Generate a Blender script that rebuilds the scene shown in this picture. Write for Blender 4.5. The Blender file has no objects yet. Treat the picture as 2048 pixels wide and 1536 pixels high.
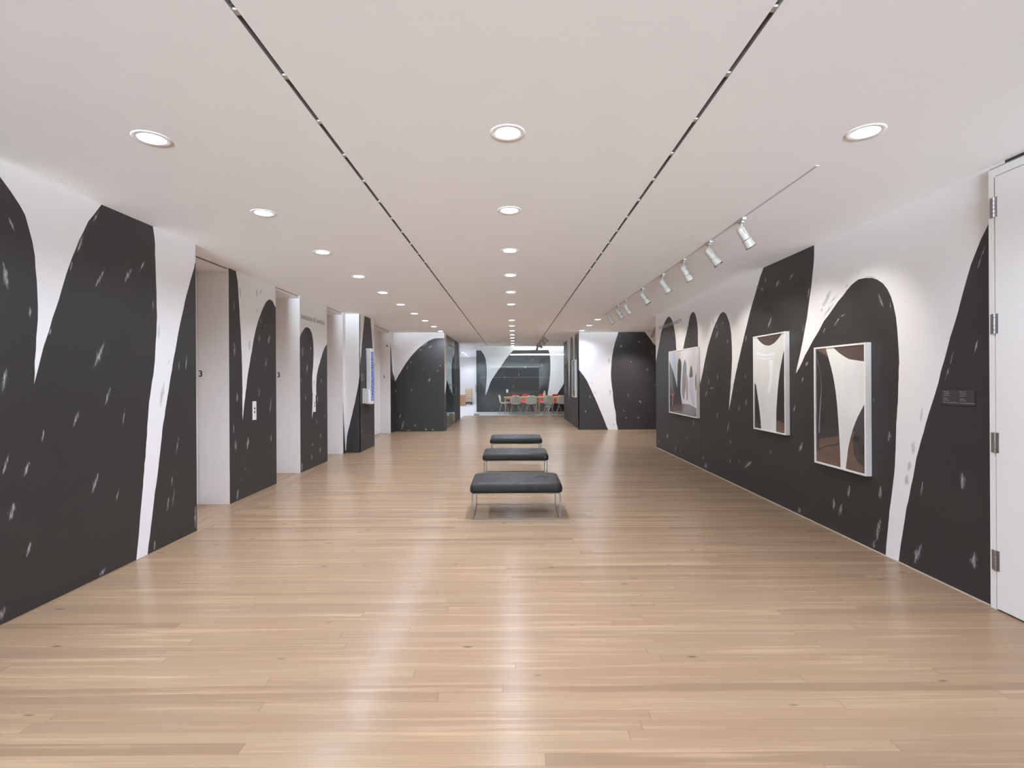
import bpy, math, random
from mathutils import Vector, Matrix, noise
from mathutils.geometry import delaunay_2d_cdt

# mural outlines, brush marks and picture contents in wall coordinates (metres)
DATA = {'LW':{'white':[[(2.714,2.917),(2.833,2.879),(2.964,2.843),(3.062,2.819),(3.137,2.805),(3.202,2.741),(3.262,2.675),(3.297,2.619),(3.321,2.544),(3.346,2.461),(3.362,2.367),(3.374,2.208),(3.382,2.034),(3.383,1.935),(3.371,1.821),(3.36,1.652),(3.353,1.504),(3.378,1.597),(3.424,1.762),(3.463,1.872),(3.49,1.965),(3.536,2.094),(3.602,2.306),(3.673,2.483),(3.745,2.641),(3.791,2.733),(3.839,2.806),(3.907,2.9),(3.971,3.0),(3.973,3.239),(3.14,3.291)],[(4.454,2.956),(4.47,2.901),(4.493,2.815),(4.498,2.666),(4.506,2.481),(4.514,2.2),(4.513,2.022),(4.491,1.786),(4.477,1.635),(4.437,1.45),(4.404,1.266),(4.384,1.048),(4.363,0.854),(4.325,0.551),(4.291,0.274),(4.251,0.004),(4.237,-0.101),(4.37,-0.152),(4.384,0.004),(4.428,0.234),(4.478,0.516),(4.537,0.809),(4.579,1.074),(4.634,1.31),(4.695,1.563),(4.755,1.801),(4.816,2.023),(4.87,2.192),(4.927,2.363),(4.99,2.529),(5.05,2.657),(5.062,2.714),(5.144,2.764),(5.147,3.176)]],'chalk':[(3.184,2.583,3.24,2.469,0.019),(3.153,2.289,3.186,2.09,0.031),(3.328,2.033,3.325,1.928,0.017),(3.95,2.417,3.835,2.226,0.028),(4.232,2.493,4.129,2.328,0.033),(4.37,2.571,4.302,2.464,0.023),(4.463,2.276,4.471,2.12,0.016),(3.754,2.635,3.685,2.447,0.026),(3.649,2.4,3.634,2.32,0.017),(3.898,2.856,3.823,2.728,0.014),(3.946,1.847,3.827,1.613,0.043),(3.994,1.479,3.932,1.324,0.03),(3.7,1.313,3.647,1.184,0.029),(4.143,1.308,4.107,1.135,0.014),(3.424,1.198,3.403,1.101,0.018),(3.172,1.617,3.141,1.439,0.028),(3.186,1.069,3.139,0.919,0.019),(3.323,0.997,3.271,0.886,0.024),(4.817,1.732,4.802,1.602,0.015),(4.93,1.793,4.904,1.593,0.019),(4.807,1.01,4.754,0.799,0.021),(3.875,0.817,3.803,0.658,0.041),(4.07,0.65,4.041,0.549,0.021),(3.22,0.75,3.18,0.626,0.038),(3.325,0.459,3.291,0.357,0.024),(3.938,0.06,3.874,0.01,0.042),(4.476,0.101,4.467,0.005,0.025),(4.716,0.65,4.696,0.53,0.024),(4.743,0.524,4.698,0.285,0.017),(4.669,0.462,4.623,0.294,0.024),(3.15,0.115,3.125,0.023,0.043),(5.053,0.273,5.043,0.011,0.04),(3.482,1.898,3.459,1.836,0.015)],'smudge':[(4.54,2.061,4.538,1.884,0.026),(4.603,1.532,4.553,1.257,0.052),(4.675,1.726,4.661,1.67,0.021)]},'P1':{'white':[[(6.293,2.976),(6.313,2.905),(6.349,2.784),(6.372,2.605),(6.394,2.371),(6.418,2.134),(6.435,1.875),(6.446,1.603),(6.451,1.399),(6.447,1.092),(6.453,1.017),(6.498,1.242),(6.543,1.424),(6.587,1.604),(6.64,1.774),(6.686,1.91),(6.742,2.085),(6.834,2.289),(6.952,2.479),(7.047,2.599),(7.121,2.66),(7.197,2.692),(7.285,2.671),(7.336,2.617),(7.505,2.517),(7.759,2.768),(7.764,3.234),(6.295,3.165)]],'chalk':[(6.266,2.529,6.268,2.375,0.028),(6.27,2.025,6.268,1.798,0.045),(6.951,2.384,6.914,2.298,0.041),(7.044,2.312,7.039,2.269,0.036),(6.896,2.155,6.872,2.037,0.04),(7.191,2.194,7.139,2.032,0.074),(7.086,1.837,7.062,1.704,0.043),(6.322,1.379,6.324,1.235,0.034),(6.875,1.435,6.869,1.284,0.034),(7.225,1.282,7.164,1.036,0.045),(7.223,0.757,7.198,0.625,0.037),(6.24,0.98,6.243,0.863,0.028),(6.286,0.794,6.284,0.614,0.045),(6.588,0.797,6.555,0.602,0.074),(6.408,0.265,6.413,0.237,0.035),(6.344,0.154,6.308,0.007,0.058),(6.514,0.393,6.521,0.341,0.024)],'smudge':[(6.404,2.72,6.422,2.57,0.047),(6.84,2.787,6.815,2.644,0.053),(6.954,2.797,6.919,2.708,0.055),(6.837,2.52,6.824,2.438,0.033),(6.643,2.077,6.621,1.907,0.051)]},'P2':{'white':[[(7.937,2.955),(8.054,2.089),(8.202,2.227),(8.247,2.281),(8.321,2.343),(8.412,2.402),(8.504,2.422),(8.613,2.404),(8.694,2.34),(8.74,2.246),(8.763,2.104),(8.76,1.92),(8.733,1.723),(8.705,1.592),(8.696,1.423),(8.711,1.266),(8.702,1.062),(8.675,0.847),(8.731,0.973),(8.805,1.172),(8.874,1.46),(8.898,1.593),(8.969,1.728),(9.076,1.88),(9.186,2.022),(9.298,2.138),(9.391,2.194),(9.691,2.337),(9.705,3.27)]],'chalk':[(8.318,2.107,8.285,1.898,0.079),(8.641,2.109,8.64,2.043,0.064),(8.513,1.807,8.448,1.641,0.083),(8.243,1.542,8.249,1.492,0.058),(8.427,1.275,8.412,1.174,0.071),(9.143,1.553,9.106,1.458,0.071),(8.946,1.258,8.926,1.112,0.068),(9.277,0.886,9.261,0.805,0.062),(8.894,0.814,8.882,0.736,0.056),(9.071,0.569,9.044,0.461,0.071),(8.717,0.433,8.692,0.36,0.065),(9.054,0.33,9.026,0.193,0.082),(8.667,0.247,8.652,0.125,0.075),(8.267,0.188,8.242,0.0,0.069)],'smudge':[]},'P3':{'white':[[(9.845,3.492),(10.04,1.522),(10.25,1.34),(10.315,0.696),(10.386,0.143),(10.403,0.055),(10.694,0.013),(10.756,3.672)]],'chalk':[],'smudge':[]},'P4F':{'white':[[(-3.596,3.612),(-3.615,0.08),(-3.503,0.052),(-3.493,0.1),(-3.483,0.173),(-3.469,0.33),(-3.409,0.601),(-3.361,0.793),(-3.3,1.045),(-3.23,1.374),(-3.21,1.53),(-3.191,1.677),(-3.031,1.78),(-3.021,3.609)]],'chalk':[],'smudge':[]},'P4S':{'white':[[(9.874,3.496),(9.838,1.403),(10.384,1.603),(10.487,1.821),(10.576,2.117),(10.676,2.42),(10.814,2.873),(10.832,3.036),(10.808,3.681)],[(11.251,3.094),(11.287,2.887),(11.433,2.333),(11.591,1.75),(12.071,1.759),(12.117,3.941)]],'chalk':[(10.623,0.5,10.596,0.396,0.07),(10.671,1.199,10.652,1.093,0.071),(10.594,2.155,10.57,1.985,0.07)],'smudge':[]},'STUB':{'white':[[(14.195,3.077),(14.221,2.724),(14.371,2.363),(14.508,1.815),(14.73,1.617),(15.142,1.438),(15.522,3.22)]],'chalk':[],'smudge':[]},'LF':{'white':[[(-3.506,3.278),(-3.515,1.676),(-3.479,1.602),(-3.455,1.467),(-3.349,1.658),(-3.228,1.857),(-3.125,2.018),(-3.004,2.177),(-2.883,2.319),(-2.761,2.438),(-2.64,2.539),(-2.499,2.638),(-2.359,2.706),(-2.217,2.736),(-2.016,2.735),(-1.834,2.725),(-1.831,3.269)]],'chalk':[(-2.975,2.077,-3.0,1.997,0.044),(-3.066,1.938,-3.118,1.806,0.044),(-2.662,2.417,-2.732,2.377,0.058),(-2.36,2.508,-2.482,2.447,0.044),(-2.102,1.971,-2.141,1.892,0.044),(-2.172,1.821,-2.223,1.731,0.037),(-2.594,1.833,-2.634,1.793,0.03),(-2.404,1.592,-2.488,1.431,0.074),(-2.959,1.273,-2.989,1.163,0.044),(-3.421,1.255,-3.442,1.135,0.044),(-3.287,0.531,-3.346,0.371,0.044),(-3.205,0.329,-3.278,0.028,0.059),(-2.834,0.227,-2.906,0.138,0.044),(-2.544,0.105,-2.573,0.024,0.089),(-2.342,0.083,-2.353,0.023,0.088),(-2.995,0.03,-3.157,0.035,0.029),(-2.466,2.633,-2.688,2.473,0.044)],'smudge':[]},'RW':{'white':[[(11.468,3.547),(11.297,1.878),(11.029,1.861),(10.969,1.973),(10.845,2.159),(10.728,2.342),(10.613,2.51),(10.502,2.598),(10.355,2.691),(10.213,2.748),(10.08,2.759),(9.947,2.706),(9.852,2.622),(9.757,2.469),(9.683,2.27),(9.651,2.076),(9.557,1.773),(9.49,1.467),(9.401,1.721),(9.258,2.073),(9.202,2.175),(9.115,2.292),(9.033,2.408),(8.951,2.539),(8.872,2.641),(8.792,2.676),(8.729,2.676),(8.644,2.629),(8.584,2.549),(8.548,2.456),(8.522,2.312),(8.521,2.081),(8.492,1.743),(8.427,1.426),(8.331,1.594),(8.248,1.752),(8.15,1.928),(8.034,2.098),(7.885,2.273),(7.744,2.401),(7.604,2.495),(7.507,2.513),(7.41,2.477),(7.317,2.378),(7.258,2.265),(7.223,2.143),(7.207,1.944),(7.205,1.747),(7.238,1.515),(7.27,1.317),(7.303,1.143),(7.316,1.046),(7.242,1.212),(7.179,1.372),(7.104,1.541),(7.021,1.715),(6.958,1.828),(6.859,2.023),(6.75,2.212),(6.644,2.407),(6.517,2.591),(6.419,2.739),(6.346,2.84),(6.289,2.903),(6.225,2.986),(6.221,3.296)],[(5.224,3.009),(5.228,2.895),(5.235,2.778),(5.26,2.611),(5.294,2.454),(5.328,2.315),(5.37,2.155),(5.423,1.983),(5.475,1.838),(5.53,1.71),(5.583,1.564),(5.511,1.633),(5.407,1.755),(5.258,1.911),(5.152,2.009),(5.077,2.093),(4.987,2.149),(4.92,2.207),(4.85,2.259),(4.783,2.302),(4.717,2.35),(4.654,2.381),(4.567,2.411),(4.474,2.409),(4.394,2.393),(4.329,2.364),(4.265,2.316),(4.213,2.26),(4.173,2.192),(4.144,2.111),(4.12,2.01),(4.106,1.904),(4.097,1.791),(4.093,1.641),(4.098,1.51),(4.105,1.323),(4.122,1.134),(4.132,0.983),(4.149,0.716),(4.181,0.509),(4.204,0.394),(4.228,0.214),(4.248,0.02),(4.258,-0.059),(4.115,-0.06),(4.105,0.015),(4.087,0.145),(4.05,0.323),(4.005,0.53),(3.956,0.716),(3.919,0.881),(3.874,1.029),(3.831,1.16),(3.779,1.303),(3.746,1.386),(3.713,1.475),(3.69,1.556),(3.663,1.639),(3.642,1.712),(3.611,1.803),(3.58,1.892),(3.551,1.966),(3.525,2.053),(3.5,2.132),(3.471,2.222),(3.443,2.291),(3.409,2.376),(3.375,2.442),(3.339,2.498),(3.301,2.563),(3.205,2.651),(3.203,3.13),(4.673,3.27)]],'chalk':[(6.222,2.769,6.253,2.695,0.037),(6.303,2.67,6.349,2.609,0.038),(5.915,2.685,5.998,2.603,0.057),(5.618,2.687,5.71,2.633,0.04),(6.085,2.269,6.197,2.131,0.048),(6.751,2.101,6.792,2.0,0.051),(7.509,2.367,7.525,2.314,0.072),(7.659,2.265,7.799,2.123,0.076),(7.714,2.348,7.768,2.29,0.057),(7.353,2.088,7.337,2.019,0.042),(5.315,2.495,5.352,2.358,0.027),(5.426,2.101,5.453,2.015,0.019),(9.801,2.424,9.79,2.343,0.076),(5.046,2.024,5.097,1.973,0.033),(7.719,1.587,7.72,1.481,0.047),(8.042,1.517,8.08,1.4,0.052),(7.827,1.36,8.044,1.356,0.04),(8.121,1.333,8.218,1.203,0.064),(6.784,1.583,6.806,1.502,0.044),(6.753,1.244,6.802,1.118,0.058),(6.98,1.146,7.009,1.049,0.046),(7.719,0.996,7.745,0.895,0.057),(7.312,0.896,7.386,0.715,0.051),(8.731,0.818,8.774,0.687,0.061),(7.264,0.622,7.287,0.533,0.051),(6.125,0.637,6.158,0.588,0.042),(5.451,0.812,5.539,0.7,0.057),(5.596,1.222,5.642,1.122,0.035),(5.435,1.527,5.478,1.462,0.038),(5.341,1.697,5.4,1.64,0.037),(8.169,1.742,8.171,1.666,0.042),(9.7,0.212,9.762,0.08,0.075),(9.441,0.195,9.442,0.127,0.071),(9.09,0.46,9.091,0.409,0.065),(10.122,0.396,10.335,0.296,0.099),(10.838,0.189,10.866,0.106,0.093),(8.292,0.218,8.352,0.17,0.076),(8.176,0.141,8.235,0.025,0.17),(7.283,0.347,7.299,0.272,0.042),(6.99,0.381,6.995,0.336,0.047),(6.605,0.419,6.854,0.278,0.048),(8.288,0.475,8.289,0.43,0.043),(4.324,2.248,4.251,2.092,0.029),(4.189,2.149,4.17,2.07,0.017),(4.745,2.122,4.84,2.099,0.024),(4.825,2.107,4.921,2.02,0.03),(3.34,2.398,3.403,2.238,0.018),(3.385,1.797,3.437,1.65,0.018),(3.582,1.715,3.619,1.592,0.012),(3.62,1.596,3.658,1.489,0.014),(3.518,0.855,3.519,0.72,0.051),(3.859,0.722,3.89,0.58,0.019),(4.202,1.073,4.208,0.973,0.034),(4.38,1.35,4.386,1.294,0.024),(4.694,0.51,4.727,0.382,0.042),(4.299,0.609,4.316,0.45,0.035),(4.928,0.344,4.944,0.212,0.039),(4.816,0.311,4.857,0.155,0.045),(4.306,0.319,4.369,0.066,0.042),(4.369,0.106,4.4,0.017,0.049),(3.875,0.231,3.952,0.029,0.048),(3.435,0.333,3.436,0.183,0.041),(5.556,0.078,5.498,0.031,0.078)],'smudge':[(5.138,2.192,4.944,2.399,0.064),(5.016,2.246,4.823,2.338,0.024),(5.106,2.117,4.899,2.268,0.04),(4.75,2.373,4.687,2.394,0.019),(4.567,2.49,4.573,2.458,0.02),(4.493,2.427,4.327,2.38,0.018),(3.86,1.291,3.878,1.156,0.029),(3.94,1.028,3.964,0.895,0.044),(4.01,0.742,4.029,0.643,0.056),(3.982,0.856,4.001,0.759,0.04),(5.086,2.222,5.123,2.19,0.05),(7.866,2.458,7.868,2.339,0.059)]},'RF':{'white':[[(1.869,3.272),(1.862,1.886),(1.988,1.772),(2.118,1.608),(2.199,1.485),(2.299,1.282),(2.401,1.056),(2.501,0.832),(2.6,0.586),(2.702,0.342),(2.782,0.119),(2.839,-0.001),(2.879,-0.131),(3.177,-0.133),(3.133,0.003),(3.079,0.241),(3.07,0.464),(3.029,0.667),(3.0,0.87),(2.981,1.095),(2.952,1.339),(2.933,1.582),(2.94,1.828),(2.957,2.074),(2.987,2.275),(3.027,2.461),(3.082,2.662),(3.144,2.845),(3.164,2.937),(3.21,3.265)],[(3.865,3.037),(3.968,2.885),(4.121,2.678),(4.261,2.502),(4.843,2.063),(4.849,3.255)]],'chalk':[(3.265,2.539,3.221,2.438,0.075),(3.733,2.648,3.815,2.565,0.059),(4.148,2.33,4.188,2.238,0.045),(3.536,2.048,3.525,1.987,0.059),(3.992,1.822,4.044,1.74,0.06),(3.419,1.073,3.469,0.96,0.037),(3.763,0.877,3.834,0.785,0.09),(3.294,0.594,3.323,0.533,0.03),(3.364,0.389,3.383,0.318,0.052),(3.71,0.388,3.771,0.305,0.059),(2.144,0.6,2.194,0.508,0.06),(2.289,1.05,2.318,0.935,0.037),(4.228,1.352,4.25,1.292,0.03)],'smudge':[(2.875,2.153,2.874,1.951,0.075),(2.351,1.444,2.395,1.332,0.044),(2.421,1.168,2.495,1.019,0.06),(2.167,1.885,2.174,1.84,0.045),(2.909,1.24,2.907,0.972,0.06),(3.015,0.198,2.999,0.107,0.06)]},'RS':{'white':[[(18.215,3.117),(18.093,2.889),(17.697,1.744),(17.558,0.759),(17.325,1.739),(16.999,2.942),(16.962,3.091)],[(16.561,3.137),(16.278,2.458),(16.163,2.063),(16.019,2.058),(15.95,2.439),(15.741,3.135)],[(15.374,3.097),(15.099,2.389),(14.831,1.765),(14.052,1.752),(13.996,3.165)]],'chalk':[(18.571,2.536,18.844,2.4,0.354)],'smudge':[]},'FW':{'white':[[(-1.475,3.119),(-1.476,2.886),(-1.333,2.671),(-1.239,2.384),(-1.209,1.906),(-1.221,1.429),(-1.272,0.758),(-1.151,1.044),(-1.007,1.427),(-0.765,1.811),(-0.525,2.14),(-0.333,2.426),(-0.138,2.669),(0.003,2.831),(0.073,2.889),(0.168,3.11)],[(1.659,3.102),(1.678,2.869),(1.726,2.705),(1.762,2.367),(1.759,1.89),(1.719,1.412),(1.646,0.888),(1.536,-0.02),(1.501,-0.159),(1.617,-0.16),(1.676,-0.021),(1.9,0.468),(2.112,0.872),(2.347,1.234),(2.466,1.536),(2.911,2.046),(2.917,3.095)]],'chalk':[(0.323,1.828,0.264,1.642,0.07),(0.064,1.247,0.005,1.107,0.07),(0.628,2.152,0.581,1.989,0.069),(1.351,2.241,1.42,2.055,0.069),(0.956,2.453,0.909,2.36,0.069),(-0.307,1.668,-0.424,1.552,0.07),(-0.944,0.134,-0.968,0.064,0.046),(-0.469,1.832,-0.516,1.763,0.058)],'smudge':[(-0.758,2.23,-0.793,2.09,0.047)]},'PIC':{'near':[('print_white',[(4.976,1.806),(4.938,1.717),(4.893,1.61),(4.85,1.476),(4.819,1.326),(4.801,1.195),(4.788,1.056),(4.772,0.871),(4.763,0.658),(4.763,0.602),(4.693,0.615),(4.683,0.69),(4.664,0.794),(4.643,0.888),(4.588,1.038),(4.522,1.16),(4.458,1.248),(4.421,1.297),(4.372,1.342),(4.37,1.656),(4.443,1.661),(4.531,1.673),(4.636,1.69),(4.733,1.731),(4.804,1.772),(4.854,1.808),(4.862,1.846),(4.999,1.856)]),('print_brown',[(4.854,1.817),(4.804,1.772),(4.733,1.731),(4.636,1.69),(4.531,1.673),(4.443,1.661),(4.37,1.656),(4.368,1.837),(4.854,1.874)]),('print_floor',[(5.154,0.75),(4.992,0.822),(4.78,0.87),(4.763,0.658),(4.763,0.583),(5.173,0.545)]),('print_floor',[(5.095,0.898),(4.945,0.925),(4.782,0.958),(4.778,0.889),(4.946,0.853),(5.104,0.792)]),('print_floor',[(4.66,0.795),(4.629,0.908),(4.589,1.012),(4.556,1.033),(4.589,0.931),(4.571,0.808),(4.538,0.76),(4.377,0.692),(4.378,0.624),(4.693,0.606),(4.683,0.69)]),('print_floor',[(5.128,1.805),(4.984,1.738),(4.946,1.717),(4.984,1.816),(5.128,1.835)]),('print_grey',[(5.129,1.725),(5.097,1.654),(5.065,1.534),(5.059,1.396),(5.076,1.257),(5.099,1.057),(5.106,0.956),(5.083,0.959),(5.072,1.118),(5.054,1.317),(5.05,1.455),(5.073,1.594),(5.104,1.694)])],'mid':[('print_white',[(6.46,2.057),(6.381,2.031),(6.304,1.978),(6.21,1.933),(6.101,1.912),(6.013,1.918),(5.927,1.945),(5.843,1.991),(5.794,2.026),(5.793,2.061),(5.667,2.048),(5.668,1.964),(5.723,1.874),(5.78,1.748),(5.839,1.576),(5.879,1.4),(5.9,1.259),(5.919,1.081),(5.922,0.832),(6.279,0.792),(6.287,0.932),(6.314,1.09),(6.36,1.259),(6.407,1.429),(6.487,1.467)]),('print_brown',[(6.381,2.036),(6.304,1.978),(6.21,1.933),(6.101,1.912),(6.013,1.918),(5.927,1.945),(5.843,1.991),(5.794,2.026),(5.793,2.078),(6.399,2.138)]),('print_shine',[(6.383,1.848),(6.23,1.818),(6.084,1.809),(5.948,1.822),(5.952,1.798),(6.085,1.786),(6.23,1.795),(6.379,1.823)]),('print_shine',[(6.348,1.782),(6.194,1.761),(5.963,1.76),(5.963,1.747),(6.194,1.747),(6.341,1.765)]),('print_shine',[(6.085,1.734),(5.98,1.73),(5.999,1.578),(6.027,1.434),(6.09,1.324),(6.125,1.341),(6.079,1.451),(6.06,1.578)]),('print_floor',[(5.916,1.019),(5.82,1.009),(5.678,0.97),(5.679,0.86),(5.918,0.833)])],'far':[('print_pale',[(9.981,2.118),(8.375,2.084),(8.392,0.999),(8.493,0.993),(8.702,1.038),(8.923,1.056),(9.215,1.052),(9.397,1.199),(9.411,1.261),(9.473,1.343),(9.648,1.575),(9.813,1.75),(9.985,1.92)]),('print_blue',[(9.913,2.005),(9.608,2.01),(9.546,1.806),(9.503,1.511),(9.483,1.343),(9.632,1.575),(9.796,1.76),(9.915,1.895)]),('print_dark',[(9.473,1.343),(9.459,1.657),(9.434,1.803),(9.385,1.879),(9.338,1.893),(9.277,1.854),(9.233,1.776),(9.251,1.613),(9.284,1.449),(9.296,1.264),(9.215,1.052),(9.399,1.043),(9.443,1.26)]),('print_grey',[(9.195,1.348),(9.159,1.673),(9.113,1.813),(9.047,1.856),(8.99,1.809),(8.96,1.728),(8.957,1.59),(8.987,1.451),(9.063,1.25),(9.095,1.108),(9.176,1.206)]),('print_skin',[(9.016,1.45),(8.986,1.57),(8.914,1.569),(8.883,1.412),(8.888,1.127),(8.978,1.123),(9.019,1.311)]),('print_person',[(8.831,1.549),(8.788,1.666),(8.759,1.733),(8.718,1.74),(8.679,1.683),(8.654,1.567),(8.668,1.539),(8.803,1.53)]),('print_stripe',[(8.831,1.52),(8.668,1.529),(8.631,1.319),(8.544,1.056),(8.702,1.058),(8.808,1.218),(8.848,1.363)]),('print_dark',[(8.537,1.51),(8.488,1.632),(8.381,1.695),(8.387,1.324),(8.527,1.321)]),('print_floor',[(10.003,0.903),(9.759,0.982),(9.4,1.032),(8.923,1.056),(8.649,1.032),(8.392,0.99),(8.395,0.785),(10.077,0.753)]),('print_orange',[(9.891,1.248),(9.755,1.209),(9.654,1.255),(9.621,1.234),(9.705,1.167),(9.742,0.994),(9.793,0.991),(9.762,1.176),(9.875,1.205)])]}}

S = bpy.context.scene
C = S.collection
PI = math.pi
HC = 2.904            # ceiling height
XL, XB, XR = -3.209, -3.486, 3.163

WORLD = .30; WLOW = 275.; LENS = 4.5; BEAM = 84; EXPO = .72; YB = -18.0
# ------------------------------------------------------------------ materials
def new_mat(name):
    m = bpy.data.materials.new(name); m.use_nodes = True
    nt = m.node_tree; nt.nodes.clear()
    return m, nt
def N(nt, t, **kw):
    n = nt.nodes.new(t)
    for k, v in kw.items():
        if k in n.inputs.keys() if isinstance(k, str) else False: n.inputs[k].default_value = v
        else: setattr(n, k, v)
    return n
def out(nt, sh):
    o = nt.nodes.new('ShaderNodeOutputMaterial'); nt.links.new(sh, o.inputs['Surface'])
def bsdf(nt, col=None, rough=.5, metal=0, spec=.5, coat=0):
    b = nt.nodes.new('ShaderNodeBsdfPrincipled')
    if col is not None: b.inputs['Base Color'].default_value = (*col, 1)
    b.inputs['Roughness'].default_value = rough; b.inputs['Metallic'].default_value = metal
    b.inputs['Specular IOR Level'].default_value = spec
    b.inputs['Coat Weight'].default_value = coat; b.inputs['Coat Roughness'].default_value = .03
    return b
def math_(nt, op, a, b=None, c=None, clamp=False):
    n = nt.nodes.new('ShaderNodeMath'); n.operation = op; n.use_clamp = clamp
    for i, v in enumerate((a, b, c)):
        if v is None: continue
        if isinstance(v, (int, float)): n.inputs[i].default_value = v
        else: nt.links.new(v, n.inputs[i])
    return n.outputs[0]
def mix(nt, f, a, b, blend='MIX'):
    n = nt.nodes.new('ShaderNodeMix'); n.data_type = 'RGBA'; n.blend_type = blend
    for i, v in ((0, f), (6, a), (7, b)):
        if isinstance(v, (int, float)): n.inputs[i].default_value = v
        elif isinstance(v, tuple): n.inputs[i].default_value = (*v, 1) if len(v) == 3 else v
        else: nt.links.new(v, n.inputs[i])
    return n.outputs[2]
def maprange(nt, v, a, b, c=0., d=1., smooth=False):
    n = nt.nodes.new('ShaderNodeMapRange')
    if smooth: n.interpolation_type = 'SMOOTHSTEP'
    nt.links.new(v, n.inputs[0])
    for i, x in enumerate((a, b, c, d)): n.inputs[i+1].default_value = x
    return n.outputs[0]
def tex_noise(nt, scale, stretch=(1, 1, 1), detail=3, rough=.5):
    tc = nt.nodes.new('ShaderNodeTexCoord'); mp = nt.nodes.new('ShaderNodeMapping')
    mp.inputs['Scale'].default_value = stretch
    nt.links.new(tc.outputs['Object'], mp.inputs['Vector'])
    n = nt.nodes.new('ShaderNodeTexNoise'); n.inputs['Scale'].default_value = scale
    n.inputs['Detail'].default_value = detail; n.inputs['Roughness'].default_value = rough
    nt.links.new(mp.outputs[0], n.inputs['Vector'])
    return n.outputs['Fac']
def bump(nt, h, b, strength=.1, dist=.01):
    n = nt.nodes.new('ShaderNodeBump'); n.inputs['Strength'].default_value = strength; n.inputs['Distance'].default_value = dist
    nt.links.new(h, n.inputs['Height']); nt.links.new(n.outputs[0], b.inputs['Normal'])

def simple(name, col, rough=.5, metal=0, spec=.5, coat=0, var=.04, nscale=8, stretch=(1, 1, 1)):
    m, nt = new_mat(name)
    b = bsdf(nt, col, rough, metal, spec, coat)
    f = tex_noise(nt, nscale, stretch)
    c = mix(nt, f, tuple(max(0, x*(1-var)) for x in col), tuple(min(1, x*(1+var)) for x in col))
    nt.links.new(c, b.inputs['Base Color']); out(nt, b.outputs[0])
    return m
def emit(name, col, strength):
    m, nt = new_mat(name)
    e = nt.nodes.new('ShaderNodeEmission'); e.inputs[0].default_value = (*col, 1); e.inputs[1].default_value = strength
    out(nt, e.outputs[0]); return m

WHITE = (.84, .82, .815)
BLACK = (.031, .028, .027)
def paint_mats():
    m, nt = new_mat('white_wall_paint')
    b = bsdf(nt, WHITE, .6, spec=.35)
    at = nt.nodes.new('ShaderNodeAttribute'); at.attribute_name = 'smudge'
    n1 = tex_noise(nt, 42, (1, 1, .3), 4, .6); n2 = tex_noise(nt, 3, (1, 1, 1), 2)
    f = math_(nt, 'MULTIPLY_ADD', at.outputs['Fac'], .9, math_(nt, 'MULTIPLY_ADD', n1, 1.1, -.62))
    f = math_(nt, 'MULTIPLY', maprange(nt, f, .1, .9, 0, .55, True), math_(nt, 'GREATER_THAN', at.outputs['Fac'], .001))
    c = mix(nt, n2, tuple(x*.985 for x in WHITE), tuple(x*1.01 for x in WHITE))
    c = mix(nt, f, c, (.22, .22, .215))
    nt.links.new(c, b.inputs['Base Color']); out(nt, b.outputs[0])
    k, nt = new_mat('black_wall_paint')
    b = bsdf(nt, BLACK, .48, spec=.55)
    at = nt.nodes.new('ShaderNodeAttribute'); at.attribute_name = 'chalk'
    n1 = tex_noise(nt, 85, (1, 1, .22), 6, .75); n2 = tex_noise(nt, 2.5, (1, 1, 1), 3)
    f = math_(nt, 'MULTIPLY_ADD', at.outputs['Fac'], 1.0, math_(nt, 'MULTIPLY_ADD', n1, 3.4, -1.95))
    f = math_(nt, 'MULTIPLY', maprange(nt, f, 0, 1.05, 0, .62, True), math_(nt, 'GREATER_THAN', at.outputs['Fac'], .001))
    c = mix(nt, n2, tuple(x*.88 for x in BLACK), tuple(x*1.15 for x in BLACK))
    c = mix(nt, f, c, (.62, .61, .6))
    nt.links.new(c, b.inputs['Base Color']); out(nt, b.outputs[0])
    return m, k
M_WHITE, M_BLACK = paint_mats()
M_CEIL = simple('ceiling_paint', (.93, .915, .92), .75, spec=.2, var=.008, nscale=1.2)
M_PLAIN = simple('plain_white_paint', (.80, .775, .765), .55, spec=.35, var=.01, nscale=2)
M_JAMB = simple('jamb_paint', (.83, .80, .785), .5, spec=.4, var=.012, nscale=2)
M_SLOT = simple('slot_grey_metal', (.42, .39, .37), .5, .3)
M_SLOTDARK = simple('slot_dark_void', (.05, .042, .038), .7)
M_BLACKGAP = simple('black_gap', (.01, .009, .009), .8)
M_STEEL = simple('brushed_steel', (.30, .27, .25), .34, 1, nscale=30, stretch=(1, 1, .2))
M_HINGE = simple('hinge_metal', (.36, .34, .33), .38, .9)
M_FRAME = simple('white_frame_lacquer', (.82, .80, .78), .35, spec=.5, var=.01)
M_PLASTIC = simple('white_plastic', (.80, .78, .77), .4, var=.01)
M_TRACK = simple('cream_lamp_enamel', (.40, .37, .33), .55, var=.02)
M_BRONZE = simple('grey_bronze_enamel', (.24, .21, .185), .4, .3)
M_TEXTDK = simple('dark_lettering', (.02, .02, .022), .6)
M_TEXTGR = simple('grey_lettering', (.34, .325, .315), .6)
M_TEXTLT = simple('pale_lettering', (.42, .40, .39), .6)
M_PLATE = simple('dark_label_plate', (.052, .047, .046), .5)
M_WOOD = simple('table_oak', (.52, .32, .17), .45, var=.12, nscale=9, stretch=(.3, 6, 6))
M_LEGWOOD = simple('pale_leg_wood', (.50, .36, .24), .5, var=.1, nscale=20, stretch=(4, 4, .3))
M_SHELL = simple('greige_shell', (.74, .66, .56), .45, var=.02)
M_SHELLW = simple('pale_pink_shell', (.80, .69, .63), .45, var=.02)
M_RED = simple('red_shell', (.74, .05, .04), .4, var=.03)
M_WIRE = simple('black_wire', (.03, .03, .03), .4, .6)
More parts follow.
